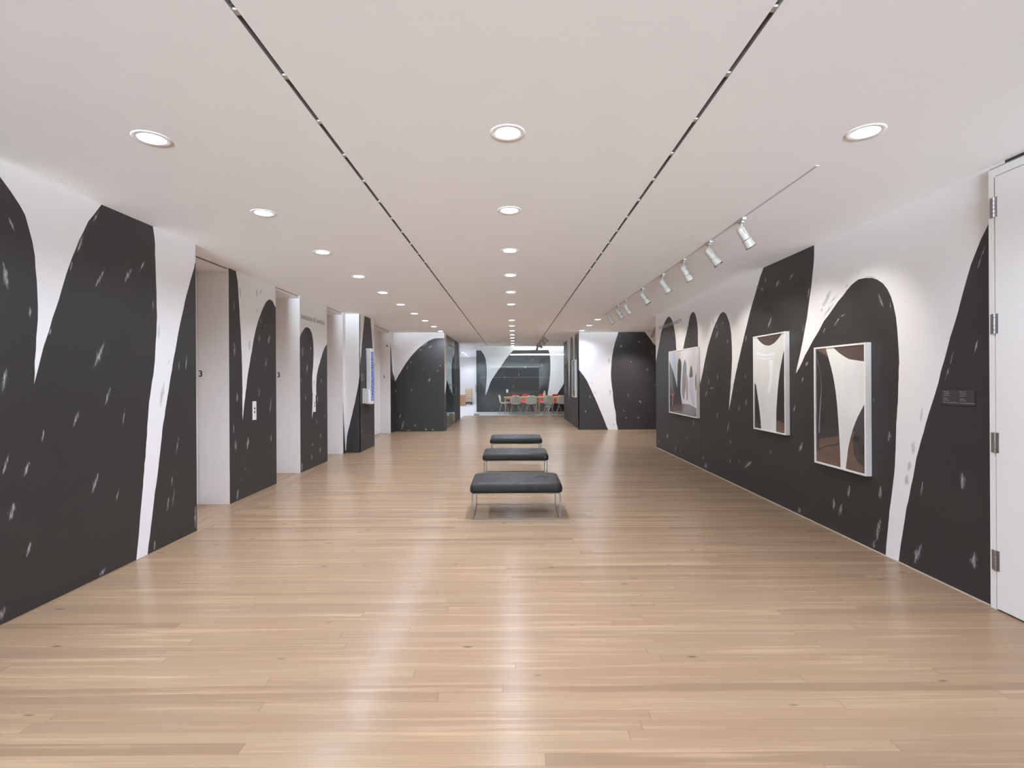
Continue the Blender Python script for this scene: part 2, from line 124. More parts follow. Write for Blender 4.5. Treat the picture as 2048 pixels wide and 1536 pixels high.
M_BIRCH = simple('birch_ply', (.62, .45, .26), .5, var=.12, nscale=14, stretch=(3, 3, .4))
M_BROWNBOX = simple('brown_wood', (.40, .21, .105), .5, var=.15, nscale=10, stretch=(3, 3, .4))
M_NAVY = simple('navy_base', (.035, .04, .085), .5)
M_RUBBER = simple('black_rubber', (.02, .02, .02), .7)
M_CONC = simple('pale_concrete', (.62, .60, .59), .3, spec=.5, var=.05, nscale=2.5)
M_BEIGE = simple('beige_ceramic', (.62, .52, .38), .5)
M_PAPER = simple('paper', (.80, .77, .75), .7, var=.02)
M_PRINTRED = simple('leaflet_print', (.55, .25, .25), .6, var=.4, nscale=60)
M_LENS = emit('downlight_lens_glow', (.85, .96, 1.14), LENS)
M_SPOTLENS = emit('spot_lens_glow', (1.0, .95, .90), 6)
M_TUBE = emit('linear_lamp_glow', (.93, .97, 1.0), 6)
M_COVE = emit('cove_tube_glow', (.90, .96, 1.0), 12)

def glass():
    m, nt = new_mat('clear_glass')
    t = nt.nodes.new('ShaderNodeBsdfTransparent'); t.inputs[0].default_value = (.955, .985, .975, 1)
    g = nt.nodes.new('ShaderNodeBsdfGlossy'); g.inputs['Roughness'].default_value = .0
    g.inputs[0].default_value = (.95, 1, .99, 1)
    f = nt.nodes.new('ShaderNodeFresnel'); f.inputs[0].default_value = 1.32
    x = nt.nodes.new('ShaderNodeMixShader')
    nt.links.new(f.outputs[0], x.inputs[0]); nt.links.new(t.outputs[0], x.inputs[1]); nt.links.new(g.outputs[0], x.inputs[2])
    out(nt, x.outputs[0]); return m
M_GLASS = glass()

def leather():
    m, nt = new_mat('black_leather')
    b = bsdf(nt, (.028, .026, .025), .38, spec=.24)
    n = tex_noise(nt, 260, (1, 1, 1), 3); n2 = tex_noise(nt, 14, (1, 1.6, 1), 4, .6)
    h = math_(nt, 'MULTIPLY_ADD', n2, 6.0, n)
    bump(nt, h, b, .35, .004)
    c = mix(nt, n2, (.013, .0115, .011), (.027, .024, .022)); nt.links.new(c, b.inputs['Base Color'])
    nt.links.new(maprange(nt, n2, .3, .7, .30, .46), b.inputs['Roughness'])
    out(nt, b.outputs[0]); return m
M_LEATHER = leather()

def floor_wood():
    m, nt = new_mat('pine_floor_boards')
    tc = nt.nodes.new('ShaderNodeTexCoord'); sp = nt.nodes.new('ShaderNodeSeparateXYZ')
    nt.links.new(tc.outputs['Object'], sp.inputs[0])
    X, Y = sp.outputs[0], sp.outputs[1]
    # boards run across the room; beside the lift bays a border runs along it
    k = math_(nt, 'LESS_THAN', X, -3.185)
    inv = math_(nt, 'SUBTRACT', 1.0, k)
    px = math_(nt, 'ADD', math_(nt, 'MULTIPLY', X, inv), math_(nt, 'MULTIPLY', Y, k))
    py = math_(nt, 'ADD', math_(nt, 'MULTIPLY', Y, inv), math_(nt, 'MULTIPLY', X, k))
    bw = .0655
    r = math_(nt, 'DIVIDE', py, bw); row = math_(nt, 'FLOOR', r); fr = math_(nt, 'FRACT', r)
    wn = nt.nodes.new('ShaderNodeTexWhiteNoise'); wn.noise_dimensions = '1D'; nt.links.new(row, wn.inputs['W'])
    lx = math_(nt, 'DIVIDE', math_(nt, 'ADD', px, math_(nt, 'MULTIPLY', wn.outputs['Value'], 37.0)), 2.7)
    bid = math_(nt, 'FLOOR', lx); fx = math_(nt, 'FRACT', lx)
    cv = nt.nodes.new('ShaderNodeCombineXYZ'); nt.links.new(row, cv.inputs[0]); nt.links.new(bid, cv.inputs[1])
    w2 = nt.nodes.new('ShaderNodeTexWhiteNoise'); w2.noise_dimensions = '3D'; nt.links.new(cv.outputs[0], w2.inputs['Vector'])
    rs = nt.nodes.new('ShaderNodeSeparateColor'); nt.links.new(w2.outputs['Color'], rs.inputs[0])
    # grain coordinates, shifted per board
    g = nt.nodes.new('ShaderNodeCombineXYZ')
    nt.links.new(math_(nt, 'ADD', px, math_(nt, 'MULTIPLY', rs.outputs[0], 50.)), g.inputs[0])
    nt.links.new(math_(nt, 'ADD', py, math_(nt, 'MULTIPLY', rs.outputs[1], 50.)), g.inputs[1])
    def gn(sx, sy, det, ro=.55):
        mp = nt.nodes.new('ShaderNodeMapping'); mp.inputs['Scale'].default_value = (sx, sy, 1)
        nt.links.new(g.outputs[0], mp.inputs[0])
        n = nt.nodes.new('ShaderNodeTexNoise'); n.inputs['Scale'].default_value = 1; n.inputs['Detail'].default_value = det
        n.inputs['Roughness'].default_value = ro
        nt.links.new(mp.outputs[0], n.inputs['Vector']); return n.outputs['Fac']
    fine = gn(2.2, 150, 5, .65); broad = gn(.9, 22, 3); blotch = gn(1.4, 5, 2)
    ramp = nt.nodes.new('ShaderNodeValToRGB'); e = ramp.color_ramp.elements
    cols = [(0, FLOOR_C[0]), (.25, FLOOR_C[1]), (.5, FLOOR_C[2]), (.75, FLOOR_C[3]), (1, FLOOR_C[4])]
    e[0].position, e[0].color = cols[0][0], (*cols[0][1], 1); e[1].position, e[1].color = 1, (*cols[4][1], 1)
    for p, c in cols[1:4]:
        q = e.new(p); q.color = (*c, 1)
    nt.links.new(rs.outputs[2], ramp.inputs[0])
    c = ramp.outputs[0]
    c = mix(nt, maprange(nt, fine, .35, .68, .0, .5), c, (.30, .17, .09))
    c = mix(nt, maprange(nt, broad, .52, .75, 0, .45), c, (.60, .41, .25))
    c = mix(nt, maprange(nt, blotch, .5, .8, 0, .22), c, (.34, .235, .165))
    # knots
    vo = nt.nodes.new('ShaderNodeTexVoronoi'); vo.inputs['Scale'].default_value = 1
    mp = nt.nodes.new('ShaderNodeMapping'); mp.inputs['Scale'].default_value = (2.6, 9.5, 1); nt.links.new(g.outputs[0], mp.inputs[0]); nt.links.new(mp.outputs[0], vo.inputs['Vector'])
    vs = nt.nodes.new('ShaderNodeSeparateColor'); nt.links.new(vo.outputs['Color'], vs.inputs[0])
    kn = math_(nt, 'MULTIPLY', maprange(nt, vo.outputs['Distance'], .035, .10, 1, 0), math_(nt, 'GREATER_THAN', vs.outputs[0], .66))
    c = mix(nt, math_(nt, 'MULTIPLY', kn, .75), c, (.10, .06, .035))
    # joints
    e1 = math_(nt, 'ABSOLUTE', math_(nt, 'SUBTRACT', fr, .5)); gap = maprange(nt, e1, .482, .497, 0, .42)
    e2 = math_(nt, 'ABSOLUTE', math_(nt, 'SUBTRACT', fx, .5)); gap2 = maprange(nt, e2, .49935, .49975, 0, .7)
    gp = math_(nt, 'MAXIMUM', gap, gap2)
    c = mix(nt, gp, c, (.15, .09, .055))
    b = bsdf(nt, None, .24, spec=.15)
    nt.links.new(c, b.inputs['Base Color'])
    nt.links.new(maprange(nt, fine, .3, .7, .19, .27), b.inputs['Roughness'])
    h = math_(nt, 'SUBTRACT', math_(nt, 'MULTIPLY', broad, .6), math_(nt, 'MULTIPLY', gp, .8))
    bump(nt, h, b, .05, .004)
    out(nt, b.outputs[0]); return m
FLOOR_C = [tuple(a*b for a, b in zip(c, (.635, .588, .50))) for c in [(.395, .282, .213), (.525, .382, .283), (.47, .341, .256), (.57, .43, .312), (.435, .318, .252)]]
M_FLOOR = floor_wood()

def screen_mat():
    m, nt = new_mat('blue_screen')
    n = tex_noise(nt, 30, (1, 1.5, 3), 2)
    f = maprange(nt, n, .56, .6)
    c = mix(nt, f, (.07, .09, .34), (.75, .8, .95))
    e = nt.nodes.new('ShaderNodeEmission'); e.inputs[1].default_value = .55; nt.links.new(c, e.inputs[0])
    out(nt, e.outputs[0]); return m
M_SCREEN = screen_mat()

def pm(name, col, var=.06, ns=9, st=(1, 1, .5)):
    return simple(name, col, .35, spec=.3, coat=.9, var=var, nscale=ns, stretch=st)
PRINT = {
 'print_dark': pm('print_dark', (.045, .04, .039), .15), 'print_white': pm('print_white', (.80, .80, .785), .10, 6),
 'print_brown': pm('print_brown', (.105, .072, .06), .12), 'print_floor': pm('print_floor', (.15, .095, .075), .3, 12, (1, .3, 4)),
 'print_grey': pm('print_grey', (.20, .20, .21), .2), 'print_shine': pm('print_shine', (.92, .92, .92), .02),
 'print_pale': pm('print_pale', (.74, .68, .68), .08, 5), 'print_blue': pm('print_blue', (.50, .56, .68), .06),
 'print_skin': pm('print_skin', (.42, .29, .26), .2), 'print_person': pm('print_person', (.11, .075, .065), .2),
 'print_stripe': pm('print_stripe', (.52, .54, .60), .5, 26, (1, .4, 3)), 'print_orange': pm('print_orange', (.50, .17, .11), .2),
}

# ------------------------------------------------------------------ mesh helpers
class MB:
    def __init__(s): s.v = []; s.f = []; s.m = []
    def add(s, vs, fs, mat=0, mtx=None):
        o = len(s.v)
        s.v += [tuple(mtx @ Vector(p)) if mtx else tuple(p) for p in vs]
        s.f += [tuple(i+o for i in f) for f in fs]; s.m += [mat]*len(fs); return s
    def box(s, x0, x1, y0, y1, z0, z1, mat=0, mtx=None):
        v = [(x, y, z) for x in (x0, x1) for y in (y0, y1) for z in (z0, z1)]
        f = [(0, 1, 3, 2), (4, 6, 7, 5), (0, 4, 5, 1), (2, 3, 7, 6), (0, 2, 6, 4), (1, 5, 7, 3)]
        return s.add(v, f, mat, mtx)
    def cyl(s, p0, p1, r0, r1=None, n=16, mat=0, caps=True):
        p0, p1 = Vector(p0), Vector(p1); r1 = r0 if r1 is None else r1
        d = (p1-p0).normalized(); a = d.orthogonal().normalized(); b = d.cross(a)
        v = []
        for p, r in ((p0, r0), (p1, r1)):
            v += [p + (a*math.cos(2*PI*i/n) + b*math.sin(2*PI*i/n))*r for i in range(n)]
        f = [(i, (i+1) % n, n+(i+1) % n, n+i) for i in range(n)]
        if caps: f += [tuple(range(n-1, -1, -1)), tuple(range(n, 2*n))]
        return s.add(v, f, mat)
    def tube(s, path, r, n=10, mat=0, closed=False):
        P = [Vector(p) for p in path]; m = len(P); v = []; prev = None
        for i, p in enumerate(P):
            if closed: d = (P[(i+1) % m]-P[i-1])
            else: d = P[min(i+1, m-1)]-P[max(i-1, 0)]
            d.normalize()
            a = d.orthogonal() if prev is None else prev - d*prev.dot(d)
            a.normalize(); prev = a; b = d.cross(a)
            v += [p+(a*math.cos(2*PI*j/n)+b*math.sin(2*PI*j/n))*r for j in range(n)]
        f = []
        for i in range(m if closed else m-1):
            k = (i+1) % m
            f += [(i*n+j, i*n+(j+1) % n, k*n+(j+1) % n, k*n+j) for j in range(n)]
        if not closed: f += [tuple(range(n-1, -1, -1)), tuple(range((m-1)*n, m*n))]
        return s.add(v, f, mat)
    def lathe(s, prof, n=32, mat=0, mtx=None):   # profile of (r, z)
        v = [(r*math.cos(2*PI*i/n), r*math.sin(2*PI*i/n), z) for r, z in prof for i in range(n)]
        f = [(k*n+i, k*n+(i+1) % n, (k+1)*n+(i+1) % n, (k+1)*n+i) for k in range(len(prof)-1) for i in range(n)]
        return s.add(v, f, mat, mtx)
    def build(s, name, mats, parent=None, bevel=0, smooth=False, seg=2):
        me = bpy.data.meshes.new(name); me.from_pydata(s.v, [], s.f); me.update()
        for m in (mats if isinstance(mats, (list, tuple)) else [mats]): me.materials.append(m)
        for p, i in zip(me.polygons, s.m): p.material_index = i; p.use_smooth = smooth
        o = bpy.data.objects.new(name, me); C.objects.link(o)
        if parent: o.parent = parent
        import bmesh
        bm = bmesh.new(); bm.from_mesh(me); bmesh.ops.recalc_face_normals(bm, faces=bm.faces); bm.to_mesh(me); bm.free()
        if bevel:
            md = o.modifiers.new('bevel', 'BEVEL'); md.width = bevel; md.segments = seg; md.limit_method = 'ANGLE'; md.angle_limit = .6
        return o
def tag(o, label=None, cat=None, group=None, kind=None):
    if label: o['label'] = label
    if cat: o['category'] = cat
    if group: o['group'] = group
    if kind: o['kind'] = kind
    return o
def empty(name, loc, label, cat, group=None, rz=0):
    o = bpy.data.objects.new(name, None); o.empty_display_size = .05; C.objects.link(o)
    o.location = loc; o.rotation_euler = (0, 0, rz); return tag(o, label, cat, group, 'thing')
def dup(root, loc, label, rz=None, group=None, swap=None):
    r = root.copy(); C.objects.link(r); r.location = loc; r['label'] = label
    if rz is not None: r.rotation_euler = (0, 0, rz)
    if group: r['group'] = group
    def kids(src, dst):
        for ch in list(src.children):
            c = ch.copy(); C.objects.link(c); c.parent = dst
            if swap and c.type == 'MESH' and c.data.materials and c.data.materials[0] in swap:
                nm = c.data.name + '_' + swap[c.data.materials[0]].name
                me = bpy.data.meshes.get(nm)
                if me is None:
                    old = c.data.materials[0]
                    me = c.data.copy(); me.name = nm; me.materials[0] = swap[old]
                c.data = me
            kids(ch, c)
    kids(root, r); return r
def struct(name, mb, mats, label, cat='wall', bevel=0):
    return tag(mb.build(name, mats, None, bevel), label, cat, None, 'structure')

# ------------------------------------------------------------------ painted faces
def inside(p, poly):
    x, y = p; r = False; j = len(poly)-1
    for i in range(len(poly)):
        xi, yi = poly[i]; xj, yj = poly[j]
        if (yi > y) != (yj > y) and x < (xj-xi)*(y-yi)/(yj-yi)+xi: r = not r
        j = i
    return r
def smooth_poly(pl, step=.06, jit=.003, rng=None):
    n = len(pl); P = [Vector(p) for p in pl]; res = []
    def corner(i):
        a, b = P[i]-P[i-1], P[(i+1) % n]-P[i]
        return a.length < 1e-6 or b.length < 1e-6 or a.angle(b) > .75
    cr = [corner(i) for i in range(n)]
    for i in range(n):
        p1, p2 = P[i], P[(i+1) % n]
        p0 = P[i-1] if not cr[i] else p1*2-p2
        p3 = P[(i+2) % n] if not cr[(i+1) % n] else p2*2-p1
        L = (p2-p1).length; k = max(1, min(24, int(L/step)))
        for j in range(k):
            t = j/k; q = .5*((2*p1)+(-p0+p2)*t+(2*p0-5*p1+4*p2-p3)*t*t+(-p0+3*p1-3*p2+p3)*t*t*t)
            if rng and jit and not (j == 0 and cr[i]): q = q+Vector((rng.uniform(-jit, jit), rng.uniform(-jit, jit)))
            res.append((q.x, q.y))
    return res
def painted(mb_out, rect, layers, to3d, normal, strokes=(), base=1, jit=.003, step=.06, seed=1):
    """triangulates a rectangle cut by outlines; layers = [(material index, outline)] from bottom to top"""
    rng = random.Random(seed)
    a0, a1, b0, b1 = rect
    V = []; E = []; spine = {}
    def loop(pts, closed=True):
        o = len(V); V.extend(pts); n = len(pts)
        E.extend([(o+i, o+(i+1) % n) for i in range(n if closed else n-1)]); return o
    loop([(a0, b0), (a1, b0), (a1, b1), (a0, b1)])
    polys = []
    for mi, pl in layers:
        q = smooth_poly(pl, step, jit, rng); q = [(min(max(x, a0-.3), a1+.3), min(max(y, b0-.3), b1+.3)) for x, y in q]
        polys.append((mi, q)); loop(q)
    for kind, st in strokes:
        x0, y0, x1, y1, w = st
        d = Vector((x1-x0, y1-y0)); L = d.length
        if L < 1e-4: continue
        d /= L; nrm = Vector((-d.y, d.x)); w = max(w, .012); nn = 7; A = []; B = []; Sp = []
        for i in range(nn+1):
            t = i/nn; hw = w*.82*math.sin(PI*min(max(t, .04), .96))**.7
            cx = Vector((x0, y0))+d*(L*t)+nrm*rng.uniform(-.08, .08)*w
            A.append(tuple(cx+nrm*hw*rng.uniform(.75, 1.2))); B.append(tuple(cx-nrm*hw*rng.uniform(.75, 1.2)))
            if 0 < i < nn: Sp.append(tuple(cx))
        loop(A+B[::-1]); o = loop(Sp, False)
        for i in range(len(Sp)): spine[o+i] = (kind, .55+.45*math.sin(PI*(i+1)/(nn)))
    vs, es, fs, ov, oe, of = delaunay_2d_cdt([Vector(p) for p in V], E, [], 0, 1e-5)
    val = [None]*len(vs)
    for i, src in enumerate(ov):
        for s_ in src:
            if s_ in spine: val[i] = spine[s_]
    base_i = len(mb_out.v); nv = Vector(normal)
    mb_out.v += [tuple(to3d(p[0], p[1])) for p in vs]
    for f in fs:
        cx = sum(vs[i][0] for i in f)/len(f); cy = sum(vs[i][1] for i in f)/len(f)
        if not (a0-1e-6 <= cx <= a1+1e-6 and b0-1e-6 <= cy <= b1+1e-6): continue
        mi = base
        for m_, q in polys:
            if inside((cx, cy), q): mi = m_
        p = [Vector(to3d(vs[i][0], vs[i][1])) for i in f[:3]]
        g = tuple(f) if (p[1]-p[0]).cross(p[2]-p[0]).dot(nv) > 0 else tuple(f[::-1])
        mb_out.f.append(tuple(i+base_i for i in g)); mb_out.m.append(mi)
    return base_i, val
def mural(name, key, rect, plane, normal, back, label, sides=0, extra=(), seed=1, jit=.003, ends=None):
    """a wall block with a painted face; plane = ('x'|'y', c), back = coordinate of the rear face"""
    ax, c = plane; d = DATA[key]
    t3 = (lambda a, b: (c, a, b)) if ax == 'x' else (lambda a, b: (a, c, b))
    mb = MB()
    st = [('chalk', s_) for s_ in d['chalk']]+[('smudge', s_) for s_ in d['smudge']]
    b0, val = painted(mb, rect, [(0, p) for p in d['white']]+list(extra), t3, normal, st, 1, jit, seed=seed)
    a0, a1, z0, z1 = rect
    o = len(mb.v)
    q = lambda a, z, k: (k, a, z) if ax == 'x' else (a, k, z)
    mb.v += [q(a, z, k) for k in (c, back) for a in (a0, a1) for z in (z0, z1)]
    for j, f in enumerate(((0, 1, 5, 4), (2, 6, 7, 3), (0, 4, 6, 2), (1, 3, 7, 5), (4, 5, 7, 6))):
        k = (ends or (0, 0, 0, 0, 0))[j]
        if k < 0: continue
        mb.f.append(tuple(i+o for i in f)); mb.m.append(k)
    me = bpy.data.meshes.new(name); me.from_pydata(mb.v, [], mb.f); me.update()
    me.materials.append(M_WHITE); me.materials.append(M_BLACK); me.materials.append(M_JAMB)
    for p, i in zip(me.polygons, mb.m): p.material_index = i
    for an in ('chalk', 'smudge'):
        at = me.attributes.new(an, 'FLOAT', 'POINT')
        for i, v in enumerate(val):
            if v and v[0] == an: at.data[b0+i].value = v[1]
    ob = bpy.data.objects.new(name, me); C.objects.link(ob)
    return tag(ob, label, 'wall', None, 'structure')

# ------------------------------------------------------------------ the setting
mb = MB(); mb.box(-6, 6.2, YB, 15.1, -.1, 0); mb.box(-2.05, 6.2, 15.1, 21.0, -.1, 0)
struct('floor', mb, M_FLOOR, 'glossy pale pine floor of narrow boards laid across the hall', 'floor')
mb = MB(); mb.box(-8, -2.05, 15.1, 31.2, -.1, -.001); mb.box(-2.05, 6.2, 21.0, 31.2, -.1, -.001)
struct('floor_studio', mb, M_CONC, 'pale polished concrete floor beyond the glass partition', 'floor')

SL = [(-1.0305, 20.6), (.991, 20.4)]
mb = MB(); xs = [-8, -1.0415, -1.0195, .980, 1.002, 6.2]
for x0, x1 in ((xs[0], xs[1]), (xs[2], xs[3]), (xs[4], xs[5])): mb.box(x0, x1, YB, 21.05, HC, HC+.15)
for x0, x1 in ((xs[1], xs[2]), (xs[3], xs[4])): mb.box(x0, x1, 20.6, 21.05, HC, HC+.15)
mb.box(-8, -1.69, 21.05, 31.2, HC-.02, HC+.15)
struct('ceiling', mb, M_CEIL, 'flat pale ceiling with two long narrow slots', 'ceiling')
mb = MB(); mb.box(-1.69, 6.2, 21.05, 24, 3.42, 3.55)
struct('ceiling_studio', mb, M_CEIL, 'raised bright ceiling of the room behind the glass partition', 'ceiling')
mb = MB(); mb.box(-1.69, 6.2, 21.05, 21.2, HC, 3.42)
struct('trim_5', mb, M_CEIL, 'white ceiling edge above the glass partition', 'trim')
for i, (x, ye) in enumerate(SL):
    mb = MB(); y0 = YB
    mb.box(x-.011, x+.011, y0, 20.6, HC+.045, HC+.06, 1)
    sd = .0012
    mb.box(x-.011, x-.011+sd, y0, 20.6, HC+.001, HC+.045, 0 if i else 0); mb.box(x+.011-sd, x+.011, y0, 20.6, HC+.001, HC+.045, 0)
    y = .25
    while y < 20.3:
        mb.box(x-.0098, x+.0098, y, y+.03, HC+.004, HC+.02, 2); mb.box(x-.0098, x+.0098, y-.012, y-.001, HC+.012, HC+.044, 1)
        y += .405
    struct('trim_%d' % (i+1), mb, [M_SLOT, M_SLOTDARK, M_TRACK], ('long dark ceiling slot left of the middle row of downlights', 'long dark ceiling slot right of the middle row of downlights')[i], 'ceiling slot')

mural('wall_left', 'LW', (YB, 5.07, 0, HC), ('x', XL), (1, 0, 0), -4.0, 'left wall painted with large black arched shapes and slim white spikes', seed=3)
mural('wall_left_pier', 'P1', (6.15, 7.37, 0, HC), ('x', XB), (1, 0, 0), -4.0, 'wall pier with a white spike and call panel between the first two lift bays', seed=4, ends=(2, 2, 0, 0, 0))
mural('wall_left_pier', 'P2', (8.2, 9.40, 0, HC), ('x', XB), (1, 0, 0), -4.0, 'narrow wall pier with a black arch and a paper notice between lift bays', seed=5, ends=(2, 2, 0, 0, 0))
mural('wall_left_strip', 'P3', (10.27, 10.45, 0, HC), ('x', XB), (1, 0, 0), -4.0, 'thin dark sliver of wall just before the kiosk pier', seed=6, ends=(2, 2, 0, 0, 0))
mural('wall_left_kiosk', 'P4F', (-4.0, -3.2, 0, HC), ('y', 10.45), (0, -1, 0), 10.5, 'face of the kiosk pier turned to the camera, white over black', seed=7)
mural('wall_left_kiosk_side', 'P4S', (10.45, 11.56, 0, HC), ('x', -3.2), (1, 0, 0), -4.0, 'side of the pier that carries the blue screen kiosk', seed=8, ends=(-1, 2, -1, -1, -1))
mural('wall_left_corner', 'STUB', (14.27, 14.7, 0, HC), ('x', XB), (1, 0, 0), -4.0, 'short corner wall with a thin black spike after the last lift bay', seed=9, ends=(2, 0, 0, 0, 0))
mural('wall_left_end', 'LF', (-8.2, -2.0, 0, HC), ('y', 14.7), (0, -1, 0), 15.1, 'end wall at left with one big black hump', seed=10)
mural('wall_right', 'RW', (YB, 11.03, 0, HC), ('x', XR), (-1, 0, 0), 3.4, 'long right wall of black arches holding the three framed pictures', seed=11,
      extra=[(1, [(11.02, 2.05), (11.3, 2.05), (11.3, -.2), (11.02, -.2)])] if 0 else (), ends=(0, 0, 0, 0, 0))
mural('wall_right_end', 'RF', (1.98, 6.0, 0, HC), ('y', 14.9), (0, -1, 0), 15.1, 'end wall at right with a white funnel between two black shapes', seed=12)
mural('wall_right_pier', 'RS', (14.9, 19.3, 0, HC), ('x', 1.98), (-1, 0, 0), 2.4, 'side wall at right with slim white stripes beyond the end wall corner', seed=13, ends=(-1, 1, -1, -1, -1))
mural('wall_studio', 'FW', (-1.69, 5.0, 0, 3.42), ('y', 23.3), (0, -1, 0), 23.6, 'far black and white painted wall behind the chairs and glass', seed=14,
      extra=[(0, [(-2, 2.866), (5.2, 2.866), (5.2, 3.6), (-2, 3.6)])], jit=.004, ends=(1, 0, 0, 0, 0))
# painted pier after the glass door
DATA['GP'] = dict(white=[[(18.62, 2.90), (18.66, 2.5), (18.72, 2.1), (19.0, 1.2), (19.3, .6), (19.6, .6), (19.6, 3.1), (18.62, 3.1)]], chalk=[], smudge=[])
DATA['GP']['white'] = [[(18.75, 3.1), (18.78, 2.9), (18.95, 2.45), (19.12, 2.1), (19.4, 1.8), (19.4, 3.1)]]
mural('wall_left_glass_pier', 'GP', (17.55, 19.3, 0, HC), ('x', -2.03), (1, 0, 0), -2.25, 'narrow black wall pier right after the side glass door', seed=15, ends=(1, 0, 0, 0, 0))
DATA['LE'] = dict(white=[[(14.6, 1.05), (14.9, 1.2), (15.2, 1.7), (15.2, 3), (14.6, 3)]], chalk=[], smudge=[])
mural('wall_left_end_side', 'LE', (14.7, 15.1, 0, HC), ('x', -1.998), (1, 0, 0), -1.9995, 'narrow side of the left end wall, white over black, beside the glass door', seed=16, ends=(0, -1, -1, -1, -1))
for nm, bxs, lab in (
    ('wall_lift_shaft', (-4.4, -4.001, YB, 14.7), 'plain wall behind the lift bays'),
    ('wall_passage', (6.0, 6.2, 11.03, 15.1), 'white side wall of the passage at right'),
    ('wall_passage_side', (3.395, 6.0, 10.83, 11.03), 'white side wall of the passage behind the picture wall'),
    ('wall_studio_back', (-8, -1.69, 30.8, 31.0), 'plain white wall behind the wooden carts'),
    ('wall_studio_left', (-8.2, -8, 15.1, 31.0), 'white left wall of the back room'),
    ('wall_studio_partition', (-1.69, -1.5, 23.61, 30.8), 'white partition beside the wooden carts'),
    ('wall_studio_right', (5.0, 5.2, 19.3, 23.3), 'white right wall of the room with the red chairs'),
    ('wall_studio_header', (-1.75, -1.691, 21.05, 23.6), 'short wall over the doorway to the back room'),
    ('wall_pier_end', (2.4, 5.2, 15.11, 19.3), 'plain wall behind the right end wall')):
    mb = MB(); mb.box(bxs[0], bxs[1], bxs[2], bxs[3], 0 if 'header' not in nm else HC, 3.42 if 'studio_right' in nm or 'header' in nm else HC)
    struct(nm, mb, M_PLAIN, lab)
mb = MB(); mb.box(2.4, 5.2, 19.31, 19.5, 0, HC); struct('wall_pier_back', mb, M_PLAIN, 'plain back wall of the right pier')
# tall glazed wall added out of view behind the camera to light the ceiling
for i, (x0, x1) in enumerate(((-3.2, -1.1), (-1.06, 1.02), (1.06, 3.16))):
    mb = MB(); mb.box(x0+.03, x1-.03, YB+.048, YB+.058, .06, HC-.06); g_ = struct('window_%d' % (i+1), mb, M_GLASS, ('left', 'middle', 'right')[i]+' tall window behind the viewpoint', 'window')
    mb = MB(); mb.box(x0, x0+.03, YB+.02, YB+.08, 0, HC); mb.box(x1-.03, x1, YB+.02, YB+.08, 0, HC); mb.box(x0+.03, x1-.03, YB+.02, YB+.08, 0, .06); mb.box(x0+.03, x1-.03, YB+.02, YB+.08, HC-.06, HC); mb.build('window_frame', M_FRAME, g_)
pl_ = bpy.data.lights.new('window_portal', 'AREA'); pl_.shape = 'RECTANGLE'; pl_.size = 6.3; pl_.size_y = 2.8; pl_.cycles.is_portal = True
po_ = bpy.data.objects.new('window_portal', pl_); C.objects.link(po_); po_.location = (0, YB-.01, 1.45); po_.rotation_euler = (-PI/2, 0, PI)
# lift bays: soffit, door leaves, floor sill
bays = [(5.07, 6.15, -3.87), (7.37, 8.2, -3.90), (9.40, 10.27, -3.90), (11.56, 14.27, -3.78)]
for i, (y0, y1, xd) in enumerate(bays):
    o_ = ('first', 'second', 'third', 'far')[i]
    mb = MB(); mb.box(-4.0, XB-.012, y0+.001, y1-.001, 2.862, 2.89, 0); mb.box(-4.0, XB-.03, y0+.001, y1-.001, 2.891, HC, 1)
    struct('trim_%d' % (i+6), mb, [M_JAMB, M_SLOTDARK], 'pale soffit with a thin shadow gap over the %s lift bay' % o_, 'trim')
    mb = MB(); ym = (y0+y1)/2
    mb.box(xd-.05, xd, y0+.002, ym-.003, .006, 2.858); mb.box(xd-.05, xd, ym+.003, y1-.006, .006, 2.858)
    d = struct('door_%d' % (i+2), mb, M_JAMB, 'pale lift door inside the %s lift bay on the left' % o_, 'lift door', .002)
# strip along the foot of the right wall
mb = MB(); mb.box(XR-.012, XR-.001, 3.31, 11.03, 0, .007)
struct('trim_3', mb, simple('pale_strip', (.58, .47, .37), .5), 'thin pale strip along the foot of the right wall', 'trim')

# ------------------------------------------------------------------ right hand door
dr = empty('door_1', (XR, 2.72, 0), 'tall plain white door with four steel hinges at the right edge', 'door'); tag(dr, kind='structure')
fr_ = MB()
fr_.box(-.022, -.001, .535, .575, 0, 2.872); fr_.box(-.022, -.001, -.66, -.62, 0, 2.872); fr_.box(-.022, -.001, -.62, .535, 2.822, 2.872)
fr_.build('frame', M_FRAME, dr, .002)
gp = MB(); gp.box(-.004, -.0005, -.62, .535, 0, 2.822); gp.build('rebate', M_SLOTDARK, dr)
lf = MB(); lf.box(-.024, -.005, -.61, .529, .012, 2.817); lf.build('leaf', M_FRAME, dr, .002)
for z in (2.62, 1.863, 1.09, .323):
    h = MB(); 
    for k in range(5): h.cyl((-.030, .533, z-.065+k*.0262), (-.030, .533, z-.0405+k*.0262), .0085, n=14)
    h.box(-.0255, -.0225, .5335, .562, z-.065, z+.065); h.box(-.027, -.0242, .508, .5325, z-.065, z+.065)
    h.build('hinge', M_HINGE, dr, .0008)
# right edge gap line
mb = MB(); mb.box(XR-.004, XR-.0005, 3.2955, 3.301, 0, 2.885); mb.box(XR-.004, XR-.0005, 2.0, 3.301, 2.874, 2.885)
struct('trim_4', mb, M_SLOT, 'thin shadow line around the white door frame', 'trim')

